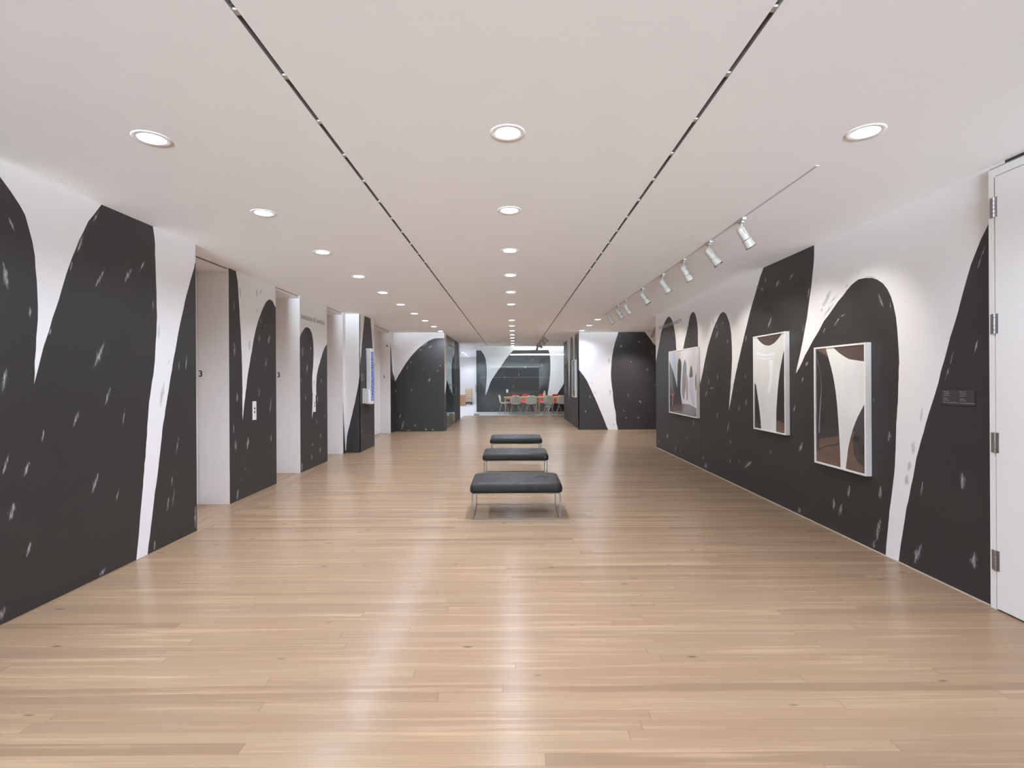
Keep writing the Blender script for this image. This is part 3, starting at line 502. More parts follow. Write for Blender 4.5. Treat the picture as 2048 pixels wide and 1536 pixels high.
# ------------------------------------------------------------------ downlights
dl = empty('downlight', (0, 0, HC), 'x', 'downlight', 'recessed downlights')
t = MB(); t.lathe([(.068, -.001), (.070, -.0025), (.094, -.003), (.098, -.0015), (.099, 0), (.068, 0), (.068, -.001)], 40); t.build('trim_ring', M_CEIL, dl, 0, True)
t = MB(); t.lathe([(.0005, -.004), (.030, -.004), (.068, -.004)], 32); l_ = t.build('lens', M_LENS, dl)
for p in l_.data.polygons:
    pass
if l_.data.polygons[0].normal.z > 0: l_.data.flip_normals()
bl_ = bpy.data.lights.new('downlight_beam', 'SPOT'); bl_.energy = BEAM; bl_.spot_size = math.radians(152); bl_.spot_blend = 1.0
bl_.shadow_soft_size = .06; bl_.color = (.85, .96, 1.14)
bo_ = bpy.data.objects.new('beam', bl_); C.objects.link(bo_); bo_.parent = dl; bo_.location = (0, 0, -.012)
ORD = 'first second third fourth fifth sixth seventh eighth ninth tenth eleventh twelfth thirteenth fourteenth fifteenth sixteenth'.split()
first = True
def light(x, y, lab, z=HC):
    global first
    if first: dl.location = (x, y, z); dl['label'] = lab; first = False; return dl
    return dup(dl, (x, y, z), lab)
mid = [(-.02, 2.81), (-.018, 4.10), (-.022, 5.39), (-.022, 6.66), (-.02, 7.95), (-.02, 9.25), (-.012, 11.76), (-.008, 13.0), (-.004, 14.28), (0, 15.58), (0, 16.8), (.01, 18.1), (.01, 19.4), (.01, 20.55)]
for i, (x, y) in enumerate(mid): light(x, y, '%s downlight of the middle ceiling row counted from the near end' % ORD[i])
lft = [2.852, 4.13, 5.41, 6.69, 7.93, 9.2, 10.47, 11.75, 13.05, 14.3]
for i, y in enumerate(lft): light(-2.05, y, '%s downlight of the left ceiling row counted from the near end' % ORD[i])
light(2.0, 2.823, 'large downlight at upper right, in line with the spotlight track')
for i, y in enumerate((11.69, 13.0, 14.35)): light(2.0, y, '%s of three downlights between the spotlight track and the right pier' % ORD[i])
for y in (1.535, .26, -1.015):
    for x in ((-2.05, -.02, 2.0) if y > 1 else (-2.05, 2.0)):
        o = light(x, y, 'recessed downlight behind or above the viewpoint, out of the picture'); o['group'] = 'downlights out of the picture'
for i, (x, y) in enumerate([(-2.3, 20.6), (-2.75, 22.8), (-2.5, 25.2), (-2.53, 26.7), (-2.58, 28.1), (-2.62, 29.9)]):
    light(x, y, '%s small downlight in the back room above the wooden carts' % ORD[i], HC-.02 if y > 21.05 else HC)
for x, y in ((-4.6, 18), (-4.6, 21), (-4.6, 24.2), (-4.6, 27.5), (-5.9, 20), (-5.9, 23), (-5.9, 26), (-5.9, 29)):
    o = light(x, y, 'downlight of the back room hidden behind the left end wall', HC-.02 if y > 21.05 else HC); o['group'] = 'hidden back room downlights'
for x, y in ((4.7, 12.9),):
    light(x, y, 'downlight over the passage hidden behind the picture wall')

for i, x in enumerate((-.4, .7, 1.8)):  # three unseen lamps added to brighten the chairs behind the glass
    o = light(x, 21.75, 'downlight in the raised ceiling above the tables, hidden by the ceiling edge', 3.42); o['group'] = 'hidden downlights above the tables'
# ------------------------------------------------------------------ spotlights
def spot(name, loc, label, ax, mat, scale=1., group=None, watts=0, target=None, lensmat=None, cone=70):
    e = empty(name, loc, label, 'spotlight', group)
    a = MB(); a.box(-.017, .017, -.055, .055, -.028, -.0035); a.box(-.012, .012, -.03, .03, -.045, -.028); a.build('adapter', mat, e, .003)
    s_ = MB(); s_.cyl((0, 0, -.045), (0, 0, -.105), .010, n=12); s_.cyl((0, -.028, -.085), (0, .028, -.085), .007, n=10); s_.build('stem', mat, e, 0, True)
    d = Vector(ax).normalized(); p0 = Vector((-.012, 0, -.092)); side = Vector((0, 1, 0))
    b = MB(); b.cyl(p0, p0+d*.105, .031*scale, n=24); b.cyl(p0-d*.012, p0, .022*scale, .029*scale, n=24)
    for k in range(3): b.cyl(p0+d*(.02+.016*k), p0+d*(.024+.016*k), .0335*scale, n=24)
    b.build('body', mat, e, .0015)
    y_ = MB(); y_.tube([p0+side*.034*scale+d*.05, p0+side*.036*scale-d*.0, Vector((0, .02, -.098)), Vector((0, -.02, -.098)), p0-side*.036*scale, p0-side*.034*scale+d*.05], .005, 8); y_.build('yoke', mat, e)
    n_ = MB(); n_.cyl(p0+d*.108, p0+d*.118, .038*scale, n=28)
    n_.cyl(p0+d*.118, p0+d*.182, .034*scale, .040*scale, n=28, caps=False); n_.cyl(p0+d*.182, p0+d*.122, .038*scale, .032*scale, n=28, caps=False)
    n_.build('snoot', mat, e)
    g = MB(); g.cyl(p0+d*.178, p0+d*.184, .0405*scale, n=28, caps=False); g.cyl(p0+d*.184, p0+d*.178, .037*scale, n=28, caps=False); g.build('rim', M_BLACKGAP, e)
    L = MB(); L.cyl(p0+d*.128, p0+d*.13, .03*scale, n=24); L.build('lens', lensmat or M_SPOTLENS, e)
    if watts:
        ld = bpy.data.lights.new('beam', 'SPOT'); ld.energy = watts; ld.spot_size = math.radians(cone); ld.spot_blend = .9
        ld.shadow_soft_size = .03; ld.color = (1, .975, .95)
        lo = bpy.data.objects.new('beam', ld); C.objects.link(lo); lo.parent = e; lo.location = p0+d*.19
        dv = d if target is None else (Vector(target)-(Vector(loc)+p0+d*.19))
        lo.rotation_euler = dv.to_track_quat('-Z', 'Y').to_euler()
    return e
SPY = [4.34, 5.06, 5.815, 6.635, 7.655, 8.8, 9.45, 10.3]
for i, y in enumerate(SPY):
    spot('track_spotlight', (1.995, y, HC), '%s cream spotlight on the right ceiling track counted from the near end' % ORD[i],
         (.50, (.05, -.15, .1, 0, -.1, .1, 0, .05)[i], -.78), M_TRACK, 1.12, 'cream track spotlights', 26, (3.16, y+(.1, .1, 0, 0, 0, -.1, 0, 0)[i], 1.75))
mb = MB(); mb.box(1.983, 2.007, 3.26, 10.99, HC-.003, HC+.002, 0); mb.box(1.9915, 1.9985, 3.27, 10.98, HC-.0042, HC-.003, 1)
tag(mb.build('ceiling_track', [M_PLASTIC, M_SLOT]), 'thin white lighting track on the ceiling along the picture wall', 'lighting track')
for i, y in enumerate((15.7, 16.6, 17.5, 18.4, 19.3)):
    spot('slot_spotlight', (.991, y, HC), '%s grey spotlight of the cluster hanging near the glass partition' % ORD[i],
         ((.75, .1, -.66), (.55, .1, -.8), (-.35, 0, -.9), (.6, 0, -.8), (-.2, 0, -.95))[i], M_BRONZE, 1.2, 'grey spotlights by the glass partition', 14 if i in (0, 1, 3) else 0, (1.98, y+.1, 1.6))
for i, (x, y) in enumerate(((3.86, 13.55), (4.15, 13.55))):
    spot('track_spotlight', (x, y, HC), ('bright spotlight peeping out past the end of the right wall', 'spotlight over the passage hidden behind the right wall')[i],
         (-.2, .55, -.8), M_TRACK, 1.1, None, 38, (2.9+i*.3, 14.9, .85), None, 75)

# ------------------------------------------------------------------ framed pictures
def picture(key, y0, y1, z0, z1, label, plane=XR, depth=.056, name='framed_picture', flip=1, content=None):
    xf = plane-depth*flip; yc, zc = (y0+y1)/2, (z0+z1)/2
    e = empty(name, (plane, yc, z0), label, 'picture', 'framed pictures on the right wall')
    w = .017
    f = MB()
    a, b = (-depth*flip, -.002*flip) if flip > 0 else (.002, depth)
    H = z1-z0; hw = (y1-y0)/2
    f.box(a, b, -hw, -hw+w, 0, H); f.box(a, b, hw-w, hw, 0, H); f.box(a, b, -hw+w, hw-w, 0, w); f.box(a, b, -hw+w, hw-w, H-w, H)
    f.build('frame', M_FRAME, e, .0015)
    mats = [PRINT['print_dark']]; idx = {}
    lay = []
    for m, pl in (content if content is not None else DATA['PIC'][key]):
        if m not in idx: idx[m] = len(mats); mats.append(PRINT[m])
        lay.append((idx[m], [(p[0]-yc, p[1]-z0) for p in pl]))
    p = MB(); xp = -depth+.012
    painted(p, (-hw+w, hw-w, w, H-w), lay, lambda u, v: (xp, u, v), (-1, 0, 0), (), 0, .0008, .03, 5)
    me = bpy.data.meshes.new('print'); me.from_pydata(p.v, [], p.f); me.update()
    for m in mats: me.materials.append(m)
    for q, i in zip(me.polygons, p.m): q.material_index = i
    o = bpy.data.objects.new('print', me); C.objects.link(o); o.parent = e
    bk = MB(); bk.box(xp+.003, xp+.010, -hw+w, hw-w, w, H-w); bk.build('backing', M_PLATE, e)
    return e
picture('near', 4.404, 5.158, .645, 1.827, 'white framed picture of a pale funnel shape, nearest to the white door')
picture('mid', 5.703, 6.462, .862, 2.049, 'middle white framed picture, a pale column below a brown curve')
picture('far', 8.446, 9.95, .84, 2.051, 'wide white framed picture of a bowed room with a person, farthest along the right wall')
picture('side', 15.4, 16.25, .945, 2.115, 'narrow looking framed picture hung on the striped right pier', plane=1.98, content=[
    ('print_grey', [(15.2, .9), (16.4, .9), (16.4, 2.2), (15.2, 2.2)]), ('print_blue', [(15.5, 1.15), (15.8, 1.15), (15.8, 2.05), (15.5, 2.05)]), ('print_orange', [(15.6, .98), (16.1, .98), (16.1, 1.08), (15.6, 1.08)])])

# ------------------------------------------------------------------ benches
def cushion(a, b, parent):
    n = 132; rings = []
    base = [(.018, .000), (.006, .004), (.0, .014), (-.002, .035), (.0, .062), (.006, .080), (.016, .093), (.030, .101), (.048, .106)]
    ins = [.07, .095, .12, .145, .17, .195, .22, .245, .27, .29, .305, .315, .319]
    def ring(d, z, crown):
        A, B = a-d, b-d; r = min(.045, B*.9, .045+d*.2); pts = []
        per = 2*(2*(A-r)+2*(B-r))+2*PI*r
        for i in range(n):
            s_ = per*i/n; x = y = 0
            segs = [(2*(A-r), 0), (PI*r/2, 1), (2*(B-r), 2), (PI*r/2, 3), (2*(A-r), 4), (PI*r/2, 5), (2*(B-r), 6), (PI*r/2, 7)]
            for L, k in segs:
                if s_ <= L or k == 7:
                    t_ = s_/L if L > 0 else 0
                    if k == 0: x, y = -(A-r)+s_, -B
                    elif k == 2: x, y = A, -(B-r)+s_
                    elif k == 4: x, y = (A-r)-s_, B
                    elif k == 6: x, y = -A, (B-r)-s_
                    else:
                        cx, cy, a0 = {1: (A-r, -(B-r), -PI/2), 3: (A-r, B-r, 0), 5: (-(A-r), B-r, PI/2), 7: (-(A-r), -(B-r), PI)}[k]
                        an = a0+t_*PI/2; x, y = cx+r*math.cos(an), cy+r*math.sin(an)
                    break
                s_ -= L
            zz = z
            if crown:
                q = min(1, d/.2)
                w_ = noise.noise(Vector((x*5+3, y*13, 1.7)))*.009+noise.noise(Vector((x*16, y*9+4, .3)))*.006
                w_ += abs(noise.noise(Vector((x*7+y*9, y*22-x*6, 5))))*-.011
                zz += w_*q
            pts.append((x, y, zz))
        return pts
    for d, z in base: rings.append(ring(d, z, False))
    for d in ins: rings.append(ring(d, .106+.010*math.sin(PI/2*min(1, d/.3)), True))
    v = [p for r_ in rings for p in r_]; f = []
    for k in range(len(rings)-1):
        f += [(k*n+i, k*n+(i+1) % n, (k+1)*n+(i+1) % n, (k+1)*n+i) for i in range(n)]
    f += [tuple(range(n-1, -1, -1)), tuple(range((len(rings)-1)*n, len(rings)*n))]
    m = MB(); m.add(v, f); return m.build('cushion', M_LEATHER, parent, 0, True)
bn = empty('bench', (.0325, 5.735, 0), 'black leather bench on a steel frame, nearest of the three in a line', 'bench', 'leather benches down the middle of the hall')
cu = cushion(.502, .335, bn); cu.location = (0, 0, .287)
tw = .0135
for sx in (-1, 1):
    for sy in (-1, 1):
        q = MB(); cx, cy = sx*(.482-tw/2), sy*(.32-tw/2); q.box(cx-tw/2, cx+tw/2, cy-tw/2, cy+tw/2, .0, .272); q.build('leg', M_STEEL, bn, .001)
q = MB()
for z in (0.0005, .2725):
    for sy in (-1, 1): cy = sy*(.32-tw/2); q.box(-.482+tw, .482-tw, cy-tw/2, cy+tw/2, z, z+tw-.001)
    for sx in (-1, 1): cx = sx*(.482-tw/2); q.box(cx-tw/2, cx+tw/2, -.32+tw, .32-tw, z, z+tw-.001)
q.build('frame_rail', M_STEEL, bn, .001)
q = MB(); q.box(-.46, .46, -.30, .30, .2735, .286); q.build('seat_deck', M_PLATE, bn)
dup(bn, (.038, 7.90, 0), 'black leather bench on a steel frame, middle of the three in a line')
dup(bn, (.06, 9.90, 0), 'black leather bench on a steel frame, farthest of the three in a line')

# ------------------------------------------------------------------ small wall fittings
def numeral(loc, size, label, xn):
    cu_ = bpy.data.curves.new('numeral', 'FONT'); cu_.body = '3'; cu_.size = size; cu_.extrude = .0008; cu_.align_x = 'CENTER'; cu_.offset = .0015
    o = bpy.data.objects.new('tmp', cu_); C.objects.link(o)
    me = bpy.data.meshes.new_from_object(o.evaluated_get(bpy.context.evaluated_depsgraph_get()))
    bpy.data.objects.remove(o)
    ob = bpy.data.objects.new('floor_numeral', me); C.objects.link(ob); me.materials.clear(); me.materials.append(M_TEXTDK)
    ob.location = loc; ob.rotation_euler = (PI/2, 0, 0)
    return tag(ob, label, 'sign', 'floor numerals beside the lifts')
numeral((-3.836, 6.148, 1.573), .107, 'black number 3 on the jamb of the first lift bay', 0)
numeral((-3.835, 8.198, 1.573), .112, 'black number 3 on the jamb of the second lift bay', 0)
numeral((-3.665, 14.268, 1.572), .112, 'black number 3 on the jamb of the far lift bay', 0)
m_ = MB(); m_.cyl((-3.575, 14.2695, 2.49), (-3.575, 14.262, 2.49), .022, n=20)
tag(m_.build('round_sensor', M_TEXTDK), 'small dark round fitting high on the far lift jamb', 'sensor')

def call_panel(y0, y1, z0, z1, label, buttons):
    e = empty('wall_switch_panel', (XB, (y0+y1)/2, (z0+z1)/2), label, 'lift button panel', 'lift call panels')
    w, h = (y1-y0)/2, (z1-z0)/2
    p = MB(); p.box(.0005, .006, -w, w, -h, h); p.build('plate', M_PLASTIC, e, .002)
    for z in buttons:
        b = MB(); b.cyl((.006, 0, z-(z0+z1)/2), (.010, 0, z-(z0+z1)/2), .016, n=20); b.build('button', M_STEEL, e)
call_panel(6.69, 6.79, .99, 1.241, 'white lift call panel with two buttons on the first pier', (1.145, 1.095))
call_panel(8.735, 8.835, .965, 1.235, 'white lift call panel under the paper notice on the second pier', (1.12, 1.07))
def glyphs(mb, w, rows, h, gap, seed, th=.0012, first_gap=None):
    """rows of unreadably small letter strokes in a local frame: x to the right, z downwards from 0"""
    rng = random.Random(seed); z = 0
    for r in rows:
        x = 0
        while x < w*r:
            if rng.random() < .13: x += h*.55; continue
            cw = h*rng.uniform(.45, .7); s_ = h*.17
            mb.append((x, x+s_, z-h, z))
            k = rng.random()
            if k < .7: mb.append((x, x+cw, z-s_, z))
            if k > .25: mb.append((x, x+cw, z-h*.58, z-h*.42))
            if k > .5: mb.append((x+cw-s_, x+cw, z-h, z-h*.4))
            if k < .4: mb.append((x, x+cw, z-h, z-h+s_))
            x += cw+h*.2
        z -= h+gap
def lettering(name, rects, to, mat, label=None, cat=None, parent=None, group=None):
    m = MB()
    for x0, x1, z0, z1 in rects:
        p = [to(x0, z0, 0), to(x1, z0, 0), to(x1, z1, 0), to(x0, z1, 0), to(x0, z0, 1), to(x1, z0, 1), to(x1, z1, 1), to(x0, z1, 1)]
        m.add(p, [(0, 1, 2, 3), (4, 7, 6, 5), (0, 4, 5, 1), (1, 5, 6, 2), (2, 6, 7, 3), (3, 7, 4, 0)])
    o = m.build(name, mat, parent)
    if label: tag(o, label, cat, group, 'thing')
    return o
e = empty('paper_notice', (XB, 8.79, 1.235), 'white paper notice fixed above the call panel on the second pier', 'notice')
p = MB(); p.box(.0005, .003, -.075, .075, .012, .285); p.build('sheet', M_PAPER, e)
g = []; glyphs(g, .09, [1, .8, .9, .7], .011, .009, 3); lettering('print', g, lambda x, z, k: (.003+.0004*k, -.055+x, .272+z), M_TEXTGR, parent=e)
g = []; glyphs(g, .03, [1], .012, .01, 4); lettering('print', g, lambda x, z, k: (.003+.0004*k, -.055+x, .04+z), M_TEXTGR, parent=e)
# lettering on the walls
g = []; glyphs(g, 1.02, [1], .066, .0, 21)
lettering('wall_lettering', g, lambda x, z, k: (XB+.0004+.0012*k, 8.255+x, 2.608+z), M_TEXTGR, 'grey lettering high on the second lift pier', 'wall lettering')
g = []; glyphs(g, 1.46, [1], .062, .02, 22)
lettering('wall_lettering', g, lambda x, z, k: (XR-.0004-.0012*k, 10.82-x, 2.632+z), M_TEXTGR, 'grey lettering high at the far end of the right wall', 'wall lettering')
g = []; glyphs(g, .9, [.9], .13, .06, 23); g2 = []; glyphs(g2, .8, [1, .9, 1, .95, 1, .8, 1, .9, 1, .97, .6, 1, .9, 1, .85], .028, .034, 24)
g += [(a, b, c-.3, d-.3) for a, b, c, d in g2]
lettering('wall_lettering', g, lambda x, z, k: (1.98-.0004-.0012*k, 19.1-x, 2.2+z), M_TEXTLT, 'column of pale wall text on the striped right pier', 'wall lettering')
g = []; glyphs(g, .2, [.7, 1, .8, .9, .5], .018, .02, 25)
lettering('wall_lettering', g, lambda x, z, k: (-3.2+.0004+.0012*k, 10.55+x, 1.66+z), M_TEXTLT, 'tiny pale text on the pier beside the blue screen kiosk', 'wall lettering')
e = empty('wall_sign_plaque', (XR, 3.55, 1.3), 'dark label plaque with two columns of small text near the white door', 'label')
p = MB(); p.box(-.006, -.0005, -.131, .131, .018, .124); p.build('plate', M_PLATE, e, .001)
for c0 in (.115, -.018):
    rows = [(.045, .0), (.05, .013), (.055, .027), (.04, .049), (.05, .061), (.118, .077)]
    for j, (w, dz) in enumerate(rows):
        g = []; glyphs(g, w, [1], .0055, 0, 30+j); lettering('text_line', g, lambda x, z, k: (-.006-.0006*k, c0-x, .114-dz+z), M_TEXTLT, parent=e)

# kiosk and leaflet holder on the pier
e = empty('wall_screen_kiosk', (-3.2, 10.9, .95), 'tall white wall kiosk with a narrow blue screen', 'kiosk')
p = MB(); p.box(.001, .108, 0, .245, .04, 1.26); p.build('housing', M_PLASTIC, e, .006)
p = MB(); p.box(.108, .1105, .025, .22, .11, 1.19); p.build('screen', M_SCREEN, e)
p = MB(); p.box(.001, .02, -.012, .0, .35, 1.22); p.build('bracket', M_STEEL, e, .002)
e = empty('wall_leaflet_holder', (-3.2, 10.74, .99), 'small white leaflet box mounted just before the blue screen kiosk', 'leaflet holder')
p = MB(); p.box(.002, .006, -.1, .1, .03, .345); p.box(.006, .13, -.1, -.094, .03, .335); p.box(.006, .13, .094, .1, .03, .335); p.box(.006, .13, -.094, .094, .03, .036); p.box(.126, .13, -.094, .094, .036, .25)
p.build('box', M_PLASTIC, e, .002)
p = MB()
for k in range(9): p.box(.02+.011*k, .024+.011*k, -.085, .085, .037, .315+.006*((k*7) % 4))
p.build('leaflet', [M_PAPER], e)

# ------------------------------------------------------------------ glass
def rr(w, h, r, n=6):
    P = []
    for cx, cy, a0 in ((w-r, h-r, 0), (-w+r, h-r, 90), (-w+r, -h+r, 180), (w-r, -h+r, 270)):
        for i in range(n+1):
            a = math.radians(a0+90*i/n); P.append((cx+r*math.cos(a), cy+r*math.sin(a)))
    return P
gd = empty('glass_door', (-2.03, 16.3, 0), 'clear glass door with steel pull in the left side opening', 'glass door', 'glass doors')
p = MB(); p.box(-.006, .006, -1.15, 1.15, .012, 2.62); p.build('pane', M_GLASS, gd)
p = MB(); p.tube([(x, 1.08, 1.14+z) for x, z in rr(.06, .155, .03)], .011, 10, closed=True); p.build('pull_handle', M_STEEL, gd, 0, True)
for y, z in ((1.02, 2.55), (1.02, .012), (-1.02, 2.55), (-1.02, .012)):
    p = MB(); p.box(-.016, .016, y-.10, y+.10, z, z+.07); p.build('patch_fitting', M_STEEL, gd, .002)
e = empty('glass_transom', (-2.03, 16.3, 2.66), 'glass strip with steel rail over the side glass door', 'glass panel')
p = MB(); p.box(-.006, .006, -1.15, 1.15, .0, .235); p.build('pane', M_GLASS, e)
p = MB(); p.box(-.018, .018, -1.17, 1.22, .205, .24); p.box(-.018, .018, -1.17, 1.22, -.02, .004); p.build('rail', M_STEEL, e, .002)
GY = 20.9
seams = [-1.37, 0.0, 1.75, 2.4]
for i in range(3):
    x0, x1 = seams[i]+.004, seams[i+1]-.004
    e = empty('glass_partition', ((x0+x1)/2, GY, 0), ('left', 'middle', 'right')[i]+' fixed pane of the glass partition before the red chairs', 'glass panel', 'panes of the glass partition')
    w = (x1-x0)/2
    p = MB(); p.box(-w, w, -.006, .006, .004, HC-.002); p.build('pane', M_GLASS, e)
    d = MB(); k = -w+.05
    while k < w-.04: d.box(k, k+.018, -.0078, -.0062, 1.585, 1.603); k += .075
    d.build('dot_line', M_PAPER, e); e.children[-1]['kind'] = 'stuff'
    p = MB(); p.box(-w, w, -.016, .016, 0.0005, .004); p.box(-w, w, -.014, .014, HC-.022, HC-.0005); p.build('rail', M_STEEL, e)
e = dup(gd, (-1.505, GY, 0), 'clear glass door with steel pull at the left end of the glass partition', rz=0)
for c in e.children:
    n0 = c.name.split('.')[0]
    if n0 == 'pane': p = MB(); p.box(-.125, .125, -.006, .006, .012, 2.86); nm = 'pane'; mt = M_GLASS
    elif n0 == 'pull_handle': p = MB(); p.tube([(x+.035, -.045, 1.14+z) for x, z in rr(.07, .165, .03)], .012, 10, closed=True); nm = 'pull_handle'; mt = M_STEEL
    else: p = None
    if p:
        me = bpy.data.meshes.new(nm+'_partition'); me.from_pydata(p.v, [], p.f); me.update(); me.materials.append(mt); c.data = me
k = 0
for c in e.children:
    if c.name.split('.')[0] == 'patch_fitting':
        p = MB(); x, z = ((.05, 2.79), (.05, .012), (-.06, 2.79), (-.06, .012))[k]; p.box(x-.06, x+.06, -.016, .016, z, z+.07)
        me = bpy.data.meshes.new('patch_partition'); me.from_pydata(p.v, [], p.f); me.update(); me.materials.append(M_STEEL); c.data = me; k += 1

# ------------------------------------------------------------------ room behind the glass
def table(x0, x1, label):
    e = empty('dining_table', ((x0+x1)/2, 22.1, 0), label, 'table', 'wooden tables behind the glass')
    w = (x1-x0)/2-.004
    p = MB(); p.box(-w, w, -.42, .42, .70, .735); p.build('tabletop', M_WOOD, e, .003)
    p = MB(); p.box(-w+.05, w-.05, -.37, -.35, .645, .699); p.box(-w+.05, w-.05, .35, .37, .645, .699); p.build('apron', M_LEGWOOD, e)
    for sx in (-1, 1):
        for sy in (-1, 1):
            p = MB(); cx, cy = sx*(w-.06), sy*.36; p.cyl((cx, cy, .70), (cx, cy, 0), .024, .017, 14); p.build('leg', M_LEGWOOD, e, 0, True)
table(-.387, 1.10, 'wooden table with the beige chair at its left end')
table(1.10, 2.60, 'wooden table running behind the striped right pier')
def chair():
    e = empty('shell_chair', (0, 0, 0), 'x', 'chair', 'shell chairs at the tables')
    pr = [(.235, .415, .17), (.225, .437, .20), (.17, .445, .222), (.06, .432, .232), (-.06, .424, .236), (-.14, .436, .236), (-.185, .475, .235), (-.21, .54, .232), (-.228, .62, .226), (-.243, .70, .212), (-.255, .765, .188), (-.262, .805, .150), (-.264, .822, .105)]
    n = 17; v = []
    for i, (y, z, w) in enumerate(pr):
        bk = min(1, max(0, (z-.43)/.2)) if i > 3 else 0
        for j in range(n):
            t_ = -1+2*j/(n-1); a = abs(t_)**2.2
            v.append((w*t_, y+.075*a*bk, z+(.055*a*(1-bk) if i > 0 else .03*a)))
    f = [(i*n+j, i*n+j+1, (i+1)*n+j+1, (i+1)*n+j) for i in range(len(pr)-1) for j in range(n-1)]
    m = MB(); m.add(v, f); o = m.build('shell', M_SHELL, e, 0, True)
    md = o.modifiers.new('thick', 'SOLIDIFY'); md.thickness = .009
    sb = o.modifiers.new('round', 'SUBSURF'); sb.levels = sb.render_levels = 1
    for sx in (-1, 1):
        for sy in (-1, 1):
            p = MB(); p.cyl((sx*.115, sy*.11-.02, .405), (sx*.235, sy*.225-.02, 0), .016, .011, 12); p.build('leg', M_LEGWOOD, e, 0, True)
    p = MB()
    for sx in (-1, 1):
        p.tube([(sx*.115, .09, .395), (sx*.02, 0, .30), (-sx*.175, -.19, .19)], .0045, 6); p.tube([(sx*.115, -.13, .395), (sx*.02, -.02, .30), (-sx*.175, .15, .19)], .0045, 6)
    p.tube([(-.115, .09, .40), (.115, .09, .40), (.115, -.13, .40), (-.115, -.13, .40)], .006, 6, closed=True)
    p.build('brace', M_WIRE, e)
    return e
ch = chair()
seats = [(.125, 21.50, PI*0, 0, 'beige shell chair, first from the left on the near side of the tables'),
         (.775, 21.50, 0.05, 0, 'beige shell chair, second from the left on the near side of the tables'),
         (1.545, 21.50, -.04, 0, 'beige shell chair in front of the beige bottle on the near side'),
         (2.10, 21.52, .03, 0, 'beige shell chair partly hidden by the striped right pier'),
         (-.37, 22.1, -PI/2, 2, 'pale shell chair seen side on at the left table end'),
         (.08, 22.78, PI, 1, 'red shell chair hidden behind the first beige chair'),
         (.60, 22.78, PI, 1, 'red shell chair showing left of the second beige chair'),
         (1.36, 22.78, PI, 1, 'red shell chair behind the beige bottle'),
         (1.98, 22.78, PI, 1, 'red shell chair nearest to the striped right pier')]
for i, (x, y, rz, k, lab) in enumerate(seats):
    if i == 0: ch.location = (x, y, 0); ch['label'] = lab; ch.rotation_euler = (0, 0, rz)
    else: dup(ch, (x, y, 0), lab, rz, swap={M_SHELL: (M_SHELL, M_RED, M_SHELLW)[k]} if k else None)
p = MB(); p.lathe([(.001, 0), (.05, 0), (.056, .02), (.056, .12), (.05, .16), (.03, .19), (.03, .225), (.036, .23), (.036, .255), (.001, .258)], 24)
o = p.build('bottle', M_BEIGE, None, 0, True); o.location = (1.415, 22.25, .7355); tag(o, 'beige bottle standing on the wooden table', 'bottle')
e = empty('pendant_lamp', (1.45, 22.1, 2.58), 'long white linear pendant lamp hanging above the tables', 'pendant lamp')
p = MB(); p.box(-1.55, 1.55, -.03, .03, .03, .06); p.build('housing', M_FRAME, e); p = MB(); p.box(-1.55, 1.55, -.028, .028, 0, .03); p.build('diffuser', M_TUBE, e)
for x in (-1.35, 1.35): p = MB(); p.cyl((x, 0, .06), (x, 0, .84), .003, n=6); p.build('cable', M_STEEL, e)
e = empty('cove_lamp', (2.1, 23.15, 3.2), 'bright cove lamp hidden above the far painted wall', 'lamp')
p = MB(); p.box(-2.1, 2.6, -.03, .03, 0, .05); p.build('tube', M_COVE, e)
p = MB(); p.box(-2.15, 2.65, -.05, .05, .051, .09); p.build('housing', M_FRAME, e)
for z, lab in ((.97, 'white light switch on the far black wall'), (.43, 'white wall socket low on the far black wall')):
    e = empty('wall_switch' if z > .8 else 'wall_socket', (-.255, 23.3, z), lab, 'switch' if z > .8 else 'socket')
    p = MB(); h = .075 if z > .8 else .05; p.box(-.045, .045, -.008, -.0005, -h, h); p.build('plate', M_PLASTIC, e, .002)
    p = MB(); p.box(-.015, .015, -.012, -.008, -.03, .03); p.build('rocker' if z > .8 else 'outlet', M_PAPER, e)

def cart():
    e = empty('wooden_cart', (0, 0, 0), 'x', 'cart', 'wooden tray carts in the back room')
    p = MB(); p.box(-.21, .21, -.28, .28, .07, .15); p.build('base', M_NAVY, e, .01)
    for sx in (-1, 1):
        for sy in (-1, 1):
            p = MB(); p.cyl((sx*.16-.012, sy*.22, .035), (sx*.16+.012, sy*.22, .035), .034, n=16); p.box(sx*.16-.018, sx*.16+.018, sy*.22-.012, sy*.22+.012, .04, .07); p.build('caster', M_RUBBER, e)
            p = MB(); p.box(sx*.19-.012, sx*.19+.012, sy*.26-.012, sy*.26+.012, .15, .98); p.build('post', M_BIRCH, e)
    for k in range(6):
        p = MB(); z = .19+k*.132
        p.box(-.178, .178, -.26, .26, z, z+.012); p.box(-.178, .178, -.26, -.248, z+.012, z+.075); p.box(-.178, .178, .248, .26, z+.012, z+.075)
        p.box(-.178, -.166, -.248, .248, z+.012, z+.06); p.box(.166, .178, -.248, .248, z+.012, z+.06); p.build('tray', M_BIRCH, e)
    return e
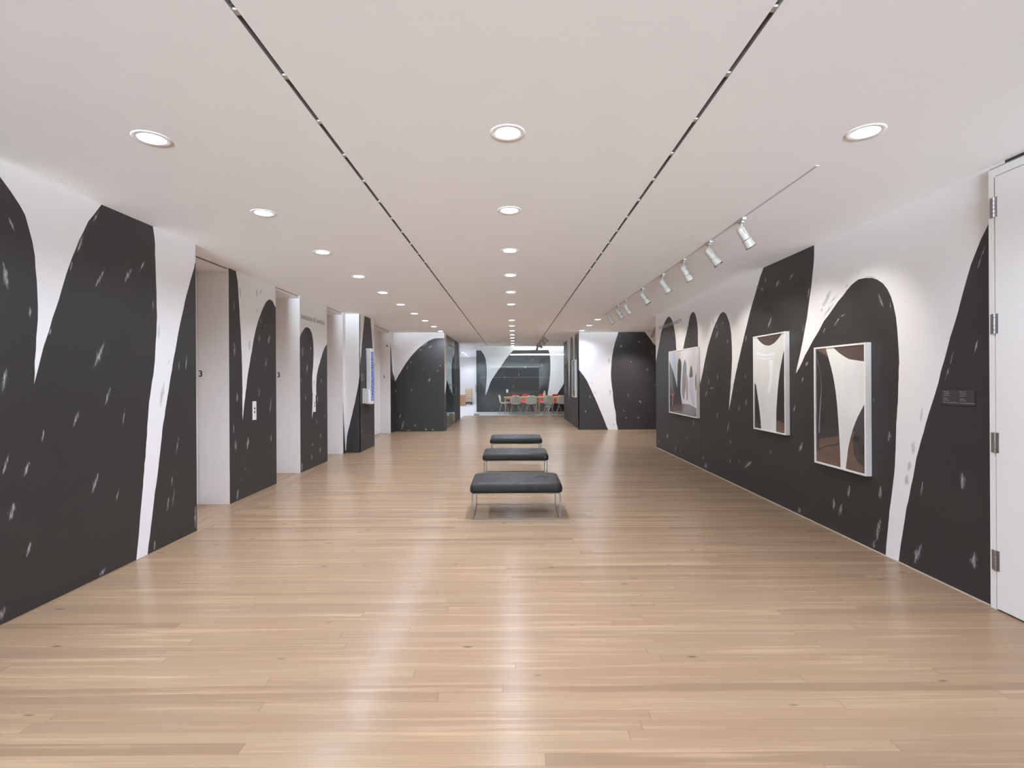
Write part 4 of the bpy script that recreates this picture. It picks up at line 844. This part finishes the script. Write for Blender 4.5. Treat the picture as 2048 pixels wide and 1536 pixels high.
ct = cart(); ct.location = (-2.66, 30.2, 0); ct['label'] = 'wooden tray cart on a dark blue base by the white back wall'
dup(ct, (-3.66, 30.1, 0), 'wooden tray cart seen through the side glass door')
e = empty('wooden_pedestal', (-2.88, 28.7, 0), 'brown wooden pedestal box with a round emblem beside the cart', 'pedestal')
p = MB(); p.box(-.16, .16, -.16, .16, 0, .62); p.build('body', M_BROWNBOX, e, .004)
p = MB(); p.box(-.18, .18, -.18, .18, .62, .65); p.build('top', M_BIRCH, e, .004)
p = MB(); p.cyl((.03, -.16, .44), (.03, -.166, .44), .06, n=24); p.build('emblem', M_BROWNBOX, e)

# ------------------------------------------------------------------ camera, world, view
cam = bpy.data.cameras.new('camera'); co = bpy.data.objects.new('camera', cam); C.objects.link(co)
ph = .005575; c_, s_ = math.cos(ph), math.sin(ph)
M = Matrix(((c_, s_, 0, 0), (0, 0, -1, 0), (-s_, c_, 0, 1.52), (0, 0, 0, 1)))
co.matrix_world = M
cam.sensor_width = 36; cam.lens = 36*1000/2048; cam.shift_x = -1.19/2048; cam.shift_y = -9.715/2048
cam.clip_start = .05; cam.clip_end = 200
S.camera = co
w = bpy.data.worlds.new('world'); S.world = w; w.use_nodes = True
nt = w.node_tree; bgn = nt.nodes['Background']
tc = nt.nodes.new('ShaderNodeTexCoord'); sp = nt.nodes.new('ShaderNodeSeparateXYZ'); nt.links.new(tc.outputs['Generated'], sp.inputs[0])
# dim sky above; very bright lower half added to light the ceiling
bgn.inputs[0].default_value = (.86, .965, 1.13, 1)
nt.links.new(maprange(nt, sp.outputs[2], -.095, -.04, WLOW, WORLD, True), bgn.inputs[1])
vs_ = S.view_settings; vs_.view_transform = 'Standard'; vs_.look = 'None'; vs_.gamma = 1; vs_.use_curve_mapping = False
vs_.exposure = EXPO
try: S.display_settings.display_device = 'sRGB'
except Exception: pass
S.cycles.max_bounces = 8; S.cycles.diffuse_bounces = 5; S.cycles.glossy_bounces = 3; S.cycles.transparent_max_bounces = 12
S.cycles.sample_clamp_indirect = 8
